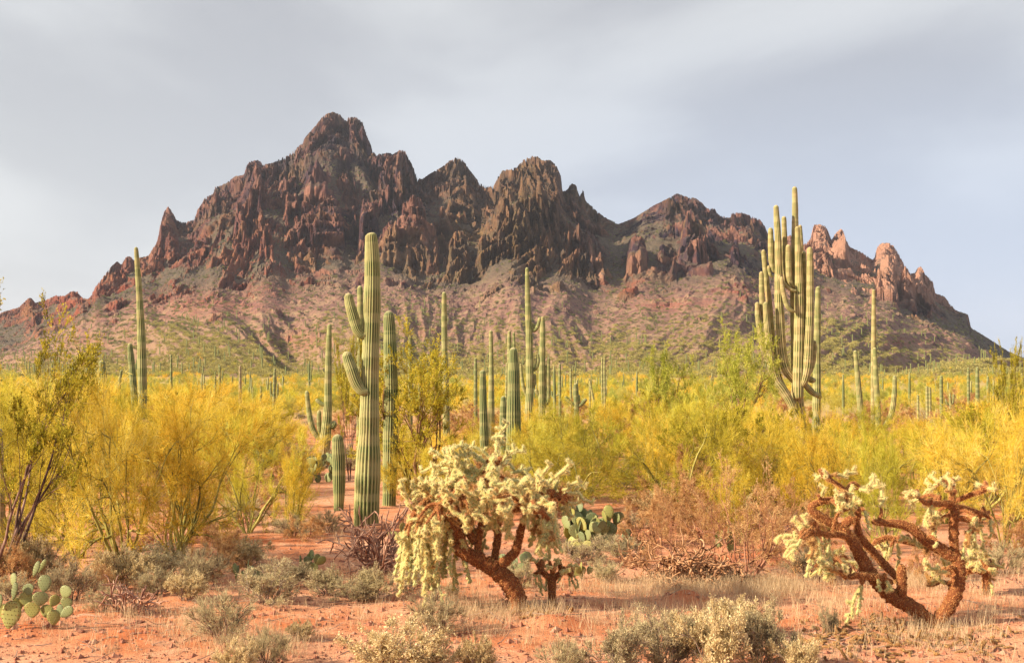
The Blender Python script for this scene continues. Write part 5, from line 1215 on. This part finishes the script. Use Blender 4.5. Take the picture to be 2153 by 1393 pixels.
tg = stems(702, 1, .9, 12, 1.5, 5, 4, .018, .30, .7, mat=DEAD_BARK)
single("dead_cholla", tg, 1440, 1218, 120, 110, 1, .9, 0, "tangle of dead cholla wood with curled brown arching stems beside the sandy mound", "dead cactus", "dead chollas")
single("dead_cholla", stems(703, 1, .9, 8, 1.6, 5, 4, .022, .30, 1.0, mat=DEAD_BARK), 1490, 1214, 70, 110, 1, .9, 1.0, "low sprawling part-buried tangle of dead cholla under the reddish shrub", "dead cactus", "dead chollas")
single("dead_cholla", stems(704, 1, .8, 9, 1.1, 3, 3, .028, .14, .2, mat=STAG_BARK), 268, 1292, 90, 72, 1, .8, 0, "small rusty antler-branched dead cholla standing near the flat stone", "dead cactus", "dead chollas")
single("dead_cholla", stems(705, 1, .9, 10, 1.2, 4, 3, .016, .28, .6, mat=DEAD_BARK), 1345, 1190, 100, 40, 1, .9, 2.0, "pale orange heap of curly dead cholla stems beside the round-padded clump", "dead cactus", "dead chollas")

# ------------------------------------------------------------------ low grey shrubs
BL = [(560, 1268, 92, 78, 0, "wide grey bursage in the opening between the palo verdes and the staghorn"), (470, 1352, 118, 80, 3, "purplish-grey twiggy bursage near the bottom, beside the small dead cholla"), (690, 1250, 66, 62, 1, "round olive-grey bursage in front of the staghorn cholla"),
      (790, 1258, 76, 60, 1, "olive bursage dome just below the staghorn stems"), (745, 1262, 50, 50, 0, "small grey bursage squeezed between two rounder ones below the staghorn"), (830, 1425, 130, 128, 2, "big leafy yellow-green bursage at the bottom of the picture below the staghorn"),
      (912, 1332, 96, 70, 3, "brown open-twigged bursage between the leaning cholla trunk and the leafy one"), (500, 1420, 80, 55, 2, "leafy bursage cut by the bottom edge under the twiggy purplish one"), (1275, 1222, 52, 40, 0, "grey-green tuft of bursage beside the yellow-padded pear"),
      (1290, 1425, 130, 90, 1, "yellow-grey bursage at the bottom below the ant mound"), (1400, 1410, 140, 78, 0, "wide straw-coloured bursage at the bottom between the two ant mounds"), (1500, 1420, 150, 88, 4, "tall straw-coloured bursage beneath the dead cholla tangle"),
      (1600, 1405, 150, 80, 1, "large straw-coloured bursage nearest the bent cholla's litter"), (1180, 1425, 90, 60, 3, "sparse twiggy bursage at the bottom edge under the small cholla"), (1680, 1430, 90, 60, 4, "low straw bursage at the bottom edge below the bent cholla"),
      (1360, 1360, 70, 60, 1, "small olive bursage behind the straw-coloured ones"), (1560, 1335, 80, 70, 4, "straw bursage standing at the rear of the bottom patch"), (1460, 1345, 80, 60, 0, "grey bursage at the rear of the bottom patch"),
      (215, 1285, 60, 40, 3, "brown bursage between the big pad cactus and the small dead cholla"), (390, 1262, 60, 50, 4, "golden dry bursage beneath the palo verde leaning over the clearing"), (620, 1128, 50, 50, 3, "brown low shrub at the rim of the far red clearing"),
      (690, 1118, 50, 40, 3, "brown low shrub at the foot of the woolly short saguaro"), (1225, 1185, 60, 60, 0, "grey bursage under the dense round-padded pear"), (1300, 1170, 50, 60, 0, "purplish-grey bursage behind the dead curly stems"), (1090, 1235, 60, 40, 0, "grey bursage in the shade of the large fuzzy cholla's crown"),
      (1700, 1215, 70, 60, 3, "brown thicket bursage behind the bent cholla's drooping joints"), (1800, 1210, 60, 60, 3, "brown bursage framed under the bent cholla's arch"), (2020, 1210, 60, 40, 3, "brown bursage behind the bent cholla's thick upright limb"), (2110, 1205, 70, 50, 3, "brown bursage at the edge beside the small pale cholla"),
      (100, 1225, 80, 60, 3, "grey-brown bursage right behind the big pad cactus"), (20, 1262, 60, 50, 0, "grey bursage at the very edge behind the big pad cactus"), (330, 1250, 60, 50, 3, "brown bursage below the bare limbs of the largest palo verde"), (1385, 1080, 40, 35, 3, "small dry shrub on the red dirt patch"),
      (1340, 1110, 40, 35, 0, "small purplish shrub on the red dirt beside the teal pads"), (950, 1260, 40, 24, 0, "tiny grey shrub under the fuzzy cholla's lowest chains"), (630, 1345, 40, 34, 4, "small straw tuft shrub on the pale dirt"), (150, 1262, 90, 66, 3, "brown twig thicket between the big pad cactus and the golden tufts"), (255, 1240, 90, 70, 4, "straw-coloured shrub at the foot of the largest palo verde"), (420, 1235, 90, 70, 3, "brown twig thicket under the clearing's leaning palo verde"), (330, 1215, 80, 70, 0, "grey shrub tucked among the bare palo verde limbs"), (60, 1230, 110, 60, 4, "straw shrub at the edge behind the big pad cactus"),
      (600, 1235, 70, 60, 0, "grey twiggy bursage on the near rim of the red clearing"), (520, 1190, 60, 55, 4, "golden dry shrub beside the half-hidden grey pads"), (860, 1240, 50, 50, 3, "brown shrub between the staghorn and the fuzzy cholla"), (560, 1400, 90, 50, 3, "twiggy brown bursage cut by the bottom edge left of centre"), (1000, 1425, 90, 46, 4, "low straw bursage at the bottom edge under the large fuzzy cholla"), (1740, 1330, 60, 24, 0, "low grey scrub in the litter of the bent cholla")]
BLr = [plant("bursage_shrub", BS[t], ground_at(px, min(py, 1500)), random.uniform(0, 6.28), lab, "shrub", "low grey desert shrubs") for (px, py, h, w, t, lab) in BL]
for o, (px, py, h, w, t, lab) in zip(BLr, BL):
    k = F / o.location.y; o.scale = (w / k / .42, w / k / .42, h / k / .55)
rg = np.random.default_rng(5)
for i in range(190):
    Y = rg.uniform(19, 42) if i < 70 else rg.uniform(40, 110); px = rg.uniform(-60, 2200); p = on_ground(px, Y); t = int(rg.integers(0, 4)); s = rg.uniform(.7, 1.5)
    if 560 < px < 700 and 20 < Y < 25: continue
    if (690 < px < 870 and Y < 26) or (540 < px < 705 and Y < 36): continue
    s *= 1.0 if Y < 42 else 1.7
    rr = plant("desert_shrub", BS[t] if rg.random() < .7 else DRY[0], p, rg.uniform(0, 6.28), *(lambda t_: (t_, "shrub", t_))("small dry shrub on red dirt %s" % min(LM, key=lambda q: abs(q[0] - px))[1])); rr.scale = (s, s, s * rg.uniform(.6, .9))

# ------------------------------------------------------------------ rocks
def rock_mesh(seed, sub=2, sx=1.0, sy=.8, sz=.5):
    import bmesh
    rg = np.random.default_rng(seed); bm = bmesh.new(); bmesh.ops.create_icosphere(bm, subdivisions=sub + 1, radius=1)
    V = np.array([v.co for v in bm.verts])
    for _ in range(9):
        n = unit(rg.normal(0, 1, 3)); dd = V @ n; lim = rg.uniform(.55, .85); V = V - np.outer(np.maximum(dd - lim, 0), n)
    V = V * np.array([sx, sy, sz]) * (1 + 0.04 * rg.normal(0, 1, (len(V), 1)))
    for v, c in zip(bm.verts, V): v.co = c
    me = bpy.data.meshes.new("rock"); bm.to_mesh(me); bm.free(); me.materials.append(ROCK); return me
RM = [rock_mesh(i, sx=1, sy=.8, sz=s) for i, s in enumerate((.45, .6, .35, .7))]
for (px, py, w, t, lab) in [(290, 1308, 36, 0, "flat-topped reddish stone beside the small dead cholla"), (172, 1327, 22, 1, "pointed reddish stone in the bare foreground dirt"), (215, 1325, 24, 2, "low flat stone between the pointed one and the flat-topped one"), (302, 1318, 14, 2, "small stone touching the flat-topped one"), (282, 1330, 20, 2, "thin pale slab lying in the bare dirt"),
                            (140, 1338, 8, 1, "round pebble-sized stone on bare dirt"), (1280, 1215, 30, 1, "red rock among grey shrubs near the yellow-padded pear"), (1262, 1218, 24, 3, "dark red rock behind the yellow-padded pear"), (2040, 1232, 34, 1, "pinkish boulder beside the small pale cholla"), (1315, 1222, 24, 2, "low red rock at the foot of the dead cholla tangle"),
                            (1110, 1216, 20, 1, "pink round rock behind the small cholla"), (1100, 1235, 16, 2, "low red rock in front of the pink round one"), (915, 1245, 26, 2, "red rock ledge under the fuzzy cholla's hanging chains"), (650, 1262, 20, 3, "reddish rock beside the grey bursage"), (880, 1232, 20, 1, "red rock half under the staghorn's pads"), (100, 1316, 30, 3, "rust-coloured rock at the foot of the big pad cactus"),
                            (360, 975, 60, 3, "jagged dark red rock seen through the largest palo verde"), (620, 1090, 40, 3, "dark red rock on the far side of the red clearing"), (1920, 1190, 40, 1, "red boulder inside the fork of the bent cholla")]:
    p = ground_at(px, py); k = F / p.y
    tag(put("rock", RM[t], None, p, (0, 0, random.uniform(0, 6)), (w / k / 2,) * 3), lab, "rock", "red rocks")

rg = np.random.default_rng(64)
for i in range(46):
    py = rg.uniform(1130, 1385); px = rg.uniform(0, 2150); p = ground_at(px, py); w = rg.uniform(7, 18)
    t_ = "small angular red stone on bare dirt %s" % min([(60, "by the big pad cactus"), (300, "near the small dead cholla"), (560, "below the wide grey bursage"), (820, "near the leafy bottom bursage"), (1090, "around the fuzzy cholla's trunk"), (1300, "by the sandy mounds"), (1560, "in the dry grass by the dead tangle"), (1800, "in the bent cholla's litter"), (2080, "beyond the bent cholla's trunk")], key=lambda q: abs(q[0] - px))[1]
    tag(put("rock", RM[i % 4], None, p, (0, 0, rg.uniform(0, 6)), (w / (F / p.y) / 2,) * 3), t_, "rock", t_)
# ------------------------------------------------------------------ grass, gravel, fallen joints
rg = np.random.default_rng(12)
S = []
def tuft(px, py, n, sx, sy):
    for _ in range(n):
        X = px + rg.normal(0, sx); Yp = min(py + rg.normal(0, sy), 1392); 
        if Yp < 1085: continue
        S.append((X, Yp))
for a in [(1300, 1245, 90, 90, 8), (1450, 1236, 160, 110, 7), (1620, 1240, 260, 70, 10), (1100, 1285, 60, 60, 12), (1020, 1300, 60, 60, 20), (1780, 1270, 60, 60, 25), (1560, 1280, 90, 100, 25), (950, 1290, 40, 50, 20), (1960, 1320, 90, 90, 20), (2080, 1260, 60, 60, 20), (550, 1370, 60, 60, 15), (420, 1330, 30, 40, 20), (1940, 1225, 90, 40, 8), (1350, 1300, 60, 90, 20), (240, 1300, 20, 60, 15), (650, 1120, 60, 60, 15), (1340, 1070, 40, 60, 15)]: tuft(a[0], a[1], a[2], a[3], a[4])
for _ in range(800):
    S.append((rg.uniform(-80, 2230), 1392 - 200 * rg.random()**0.8))
gp = []
for (X, Yp) in S:
    Yd = depth_of(Yp); x = (X - CX) / F * Yd
    nb = int(rg.integers(6, 22)); gp.append(np.stack([x + rg.normal(0, .05, nb), Yd + rg.normal(0, .05, nb)], 1))
gp = np.concatenate(gp); zg = plain(gp[:, 0], gp[:, 1]) - .005
Sg = np.column_stack([gp, zg]); n = len(Sg)
D = rg.normal(0, .28, (n, 3)); D[:, 2] = 1
V, Fq = ribbons(Sg, D, rg.uniform(.06, .22, n), np.full(n, .0035), rg, .3)
tag(put("grass", make_mesh("grass", V, Fq, {"tone": rep(rg.random(n), 4)}, STRAW)), kind="stuff")
n = 14000
Yp = 1420 - 330 * rg.random(n)**1.2; Yd = depth_of(Yp); x = (rg.uniform(-80, 2230, n) - CX) / F * Yd; zg = plain(x, Yd)
octv = np.array([[1, 0, 0], [0, 1, 0], [-1, 0, 0], [0, -1, 0], [0, 0, .7], [0, 0, -.7]]); octf = np.array([[0, 1, 4], [1, 2, 4], [2, 3, 4], [3, 0, 4], [1, 0, 5], [2, 1, 5], [3, 2, 5], [0, 3, 5]])
sz = 0.006 + 0.034 * rg.random(n)**5 ; sz = np.where(rg.random(n) < .35, sz * 1.6, sz)
V = (octv[None] * rg.uniform(.6, 1.3, (n, 6, 1)) * sz[:, None, None] + np.stack([x, Yd, zg], -1)[:, None]).reshape(-1, 3)
Fq = (octf[None] + np.arange(n)[:, None, None] * 6).reshape(-1, 3)
tag(put("gravel", make_mesh("gravel", V, Fq, None, ROCK)), kind="stuff")
n = 700
Yp = 1410 - 300 * rg.random(n)**1.1; Yd = depth_of(Yp); x = (rg.uniform(-80, 2230, n) - CX) / F * Yd
a = rg.uniform(0, 6.28, n); Sx = np.column_stack([x, Yd, plain(x, Yd) + .008])
Pq = paths(Sx, np.column_stack([np.cos(a), np.sin(a), rg.uniform(0, .1, n)]), rg.uniform(.06, .34, n), 5, .12, np.zeros(3), rg)
V, Fq = tubes(Pq, rg.uniform(.002, .006, (n, 1)) * np.linspace(1, .5, 5)[None], 4)
tag(put("twig_litter", make_mesh("twig_litter", V, Fq, {"tone": rep(rg.random(n), 20)}, GREY_BARK)), kind="stuff")
lit = Buf()
for (cx0, cy0, sx0, sy0, nn) in [(1860, 1335, 75, 22, 150), (2040, 1345, 60, 18, 60), (1760, 1335, 40, 20, 40), (1130, 1290, 40, 8, 25)]:
    for _ in range(nn):
        Yp = min(cy0 + rg.normal(0, sy0), 1388); Yd = depth_of(Yp); xx = (cx0 + rg.normal(0, sx0) - CX) / F * Yd
        a = rg.uniform(0, 6.28); s = np.array([xx, Yd, gz(xx, Yd) + .02])
        P = paths(s[None], np.array([[np.cos(a), np.sin(a), rg.uniform(-.05, .35)]]), np.array([rg.uniform(.05, .14)]), 5, .25, np.zeros(3), rg)
        V, Fq = tubes(P, np.array([[.008, .015, .016, .014, .005]]) * rg.uniform(.7, 1.2), 6); lit.add(V, Fq, tone=0.2)
        m_ = 50; c_, dd = along(np.repeat(P, m_, 0), rg.random(m_)); o = unit(rg.normal(0, 1, (m_, 3)))
        V, Ft = tri_spines(c_ + o * .012, o, rg.uniform(.01, .022, m_), np.full(m_, .0024), rg); lit.add(V, Ft, tone=rep(rg.random(m_), 3))
me = lit.mesh("fallen_joints", CH_TAN); me.materials.append(BURS)
tri = np.zeros(len(me.polygons), np.int32); me.polygons.foreach_get("loop_total", tri); me.polygons.foreach_set("material_index", (tri == 3).astype(np.int32))
tag(put("cholla_litter", me), kind="stuff")

# ------------------------------------------------------------------ brush beyond what one can count
def scatter(name, pts, scale, inst, kind="stuff"):
    me = make_mesh(name, pts, [np.zeros((0, 3), int)] if False else np.array([[0, 1, 2]]), {"sc": scale}, None) if False else None
    me = bpy.data.meshes.new(name); me.vertices.add(len(pts)); me.vertices.foreach_set("co", np.asarray(pts, np.float32).ravel())
    a = me.attributes.new("sc", 'FLOAT', 'POINT'); a.data.foreach_set("value", np.asarray(scale, np.float32)); me.update()
    o = put(name, me); tag(o, kind=kind)
    ng = bpy.data.node_groups.new(name, 'GeometryNodeTree')
    ng.interface.new_socket("Geometry", in_out='INPUT', socket_type='NodeSocketGeometry'); ng.interface.new_socket("Geometry", in_out='OUTPUT', socket_type='NodeSocketGeometry')
    N, L_ = ng.nodes, ng.links
    gi, go = N.new("NodeGroupInput"), N.new("NodeGroupOutput")
    jn = N.new("GeometryNodeJoinGeometry")
    for q, ob in enumerate(inst):
        oi = N.new("GeometryNodeObjectInfo"); oi.inputs["Object"].default_value = ob; oi.inputs["As Instance"].default_value = True
        ip = N.new("GeometryNodeInstanceOnPoints"); rv = N.new("FunctionNodeRandomValue"); rv.data_type = 'FLOAT_VECTOR'
        rv.inputs[0].default_value = (0, 0, 0); rv.inputs[1].default_value = (0.0, 0.0, 6.28); rv.inputs["Seed"].default_value = q
        na = N.new("GeometryNodeInputNamedAttribute"); na.data_type = 'FLOAT'; na.inputs["Name"].default_value = "sc"
        idx = N.new("GeometryNodeInputIndex"); md_ = N.new("FunctionNodeCompare"); mod = N.new("ShaderNodeMath"); mod.operation = 'MODULO'
        mod.inputs[1].default_value = len(inst); L_.new(idx.outputs[0], mod.inputs[0])
        md_.data_type = 'FLOAT'; md_.operation = 'EQUAL'; md_.inputs[1].default_value = q; md_.inputs["Epsilon"].default_value = 0.1; L_.new(mod.outputs[0], md_.inputs[0])
        L_.new(gi.outputs[0], ip.inputs["Points"]); L_.new(md_.outputs[0], ip.inputs["Selection"]); L_.new(oi.outputs["Geometry"], ip.inputs["Instance"])
        L_.new(rv.outputs[0], ip.inputs["Rotation"]); L_.new(na.outputs[0], ip.inputs["Scale"]); L_.new(ip.outputs[0], jn.inputs[0])
    L_.new(jn.outputs[0], go.inputs[0])
    o.modifiers.new("scatter", 'NODES').node_group = ng
    return o
rg = np.random.default_rng(91)
n = 3400
Y = 115 + 337 * rg.random(n)**0.8; px = rg.uniform(-500, 2650, n); x = (px - CX) / F * Y
zg = plain(x, Y)
crown_objs = [ob for ob in bpy.data.objects if ob.name.startswith("crown") and ob.data and ob.data.name.startswith("palo_verde_small")]
seen, inst = set(), []
for ob in crown_objs:
    if ob.data.name not in seen: seen.add(ob.data.name); inst.append(ob)
FAR_T = twig_mat("far_brush_twig", [(0.10, (0.26, 0.25, 0.05)), (0.5, (0.48, 0.43, 0.085)), (0.95, (0.72, 0.62, 0.16))], 0.4, ((0.72, 0.95, 0.9), (0.95, 0.8, 0.85)))
src = []
for q_, ob in enumerate(inst[:3]):
    if q_ < 2:
        me_ = ob.data.copy(); me_.materials.clear(); me_.materials.append(FAR_T)
        o_ = put("far_brush_foliage", me_, None, (float(x[q_]), float(Y[q_]), float(zg[q_])), scale=(.8, .8, .8)); o_["kind"] = "stuff"; src.append(o_)
    else: src.append(ob)
src_far = list(src)
scatter("distant_brush_foliage", np.column_stack([x, Y, zg]), rg.uniform(.4, .85, n), src)
# shrubs all over the slope
SLO = twig_mat("slope_brush_leaf", [(0.05, (0.18, 0.165, 0.06)), (0.5, (0.38, 0.33, 0.11)), (0.95, (0.62, 0.52, 0.18))], 0.3)
SUP = twig_mat("slope_brush_leaf_high", [(0.05, (0.10, 0.11, 0.055)), (0.5, (0.20, 0.20, 0.08)), (0.95, (0.36, 0.33, 0.12))], 0.3)
def clump_mesh(seed, mat, n=150):
    rg = np.random.default_rng(seed)
    d = unit(rg.normal(0, 1, (n, 3))); d[:, 2] = np.abs(d[:, 2]); rr = rg.uniform(.45, 1.0, (n, 1))
    lob = 1 + 0.35 * np.sin(d[:, :1] * 5 + seed) * np.cos(d[:, 1:2] * 4)
    s = d * rr * lob * np.array([1, 1, .8]); dd = d + rg.normal(0, .6, (n, 3)) + np.array([0, 0, .6])
    V, Fq = leaves(s, dd, rg.uniform(.22, .5, n), rg.uniform(.08, .2, n), rg)
    return make_mesh("brush_clump", V, Fq, {"tone": rep(np.clip(.5 + rg.normal(0, .22, n), 0, 1), 4)}, mat)
def slope_points(n, lo, hi, power=1.0):
    rr = rg.integers(1, NR - 1, n * 6); cc = rg.integers(1, nc - 1, n * 6)
    t = To[rr, cc]; ok = (t < hi) & (t >= lo) & (Ro[rr, cc] < 0.35) & (Yo[rr, cc] < 1250) & (np.abs(Co[rr, cc] - 1076) < 1500) & (rg.random(n * 6) < (1.15 - t)**power)
    rr, cc = rr[ok][:n], cc[ok][:n]; f = rg.random(len(rr)); g = rg.random(len(rr))
    def ip(A): return (A[rr, cc] * (1 - f) + A[rr + 1, cc] * f) * (1 - g) + (A[rr, cc + 1] * (1 - f) + A[rr + 1, cc + 1] * f) * g
    return np.column_stack([ip(Xo), ip(Yo), ip(Zo)]), t[ok][:n]
for nm, mt, lo, hi, cnt, sa, sb in (("lower_slope_vegetation", SLO, -1, 0.62, 30000, .6, 1.7), ("upper_slope_vegetation", SUP, 0.25, 1.01, 10000, .6, 1.4)):
    P_, t_ = slope_points(cnt, lo, hi, 0.5)
    clump = 0.5 + 0.9 * fbm(P_[:, 0] / 50, P_[:, 1] / 50, 3, 201)
    keep = rg.random(len(P_)) < np.clip(0.15 + clump, 0.05, 1) * (np.clip((hi - t_) / 0.5, 0, 1)**1.3 if hi < 1 else np.clip((t_ - lo) / 0.2, 0, 1))
    P_ = P_[keep]; n = len(P_); P_[:, 2] -= .1
    src = [put("clump_%s" % w_, clump_mesh(q_ + int(hi * 10), mt), None, tuple(P_[q_])) for q_, w_ in enumerate(("small", "wide", "ragged"))]
    for o_ in src: tag(o_, "shrub", None); 
    sc_ = rg.uniform(sa, sb, n)
    scatter(nm, P_, sc_, src)
    SRC_TAGS = src
    for o_ in src:
        del o_["label"]; o_["kind"] = "stuff"; o_.name = "slope_foliage"
P_, t_ = slope_points(1600, -1, 0.14, 0.2); P_[:, 2] -= .15
scatter("slope_edge_foliage", P_, rg.uniform(.35, .75, len(P_)), src_far)
P_, t_ = slope_points(650, -1, 0.72, 1.6)
n = len(P_); h = rg.uniform(2.0, 5.5, n); a = np.arange(5) * 2 * np.pi / 5
ring = np.stack([np.cos(a), np.sin(a), np.zeros(5)], -1) * .27
V = np.concatenate([P_[:, None] + ring[None], P_[:, None] + ring[None] + np.array([0, 0, 1])[None, None] * (h * .93)[:, None, None], P_[:, None] + np.array([0, 0, 1.0]) * h[:, None, None]], 1)
i = np.arange(5); j = (i + 1) % 5
q = np.stack([i, j, j + 5, i + 5], 1); tr = np.stack([i + 5, j + 5, np.full(5, 10)], 1)
tag(put("slope_saguaro_vegetation", make_mesh("slope_saguaros", V.reshape(-1, 3), [(q[None] + np.arange(n)[:, None, None] * 11).reshape(-1, 4), (tr[None] + np.arange(n)[:, None, None] * 11).reshape(-1, 3)], {"crest": np.tile(.5, n * 11), "band": np.tile(.5, n * 11)}, SAG)), kind="stuff")
# ------------------------------------------------------------------ the air
HZ = make_mesh("haze", np.array([[x_, y_, z_] for z_ in (-9.0, 345.0) for y_ in (-60.0, 5400.0) for x_ in (-17000.0, 17000.0)]), np.array([[0, 2, 3, 1], [4, 5, 7, 6], [0, 1, 5, 4], [2, 6, 7, 3], [0, 4, 6, 2], [1, 3, 7, 5]]))
hm = bpy.data.materials.new("haze"); hm.use_nodes = True; hm.node_tree.nodes.clear()
ho = hm.node_tree.nodes.new("ShaderNodeOutputMaterial"); hp = hm.node_tree.nodes.new("ShaderNodeVolumePrincipled")
hp.inputs["Color"].default_value = (0.80, 0.84, 1.0, 1); hp.inputs["Density"].default_value = 0.00006; hp.inputs["Anisotropy"].default_value = 0.1
hm.node_tree.links.new(hp.outputs[0], ho.inputs["Volume"]); HZ.materials.append(hm)
tag(put("haze", HZ), kind="stuff")
# templates moved into view already; anything left at the origin was never placed
for o in list(bpy.data.objects):
    if o.parent is None and o.type == 'EMPTY' and "label" not in o:
        for k_ in list(o.children): bpy.data.objects.remove(k_)
        bpy.data.objects.remove(o)
print("joints", nj1, nj2)
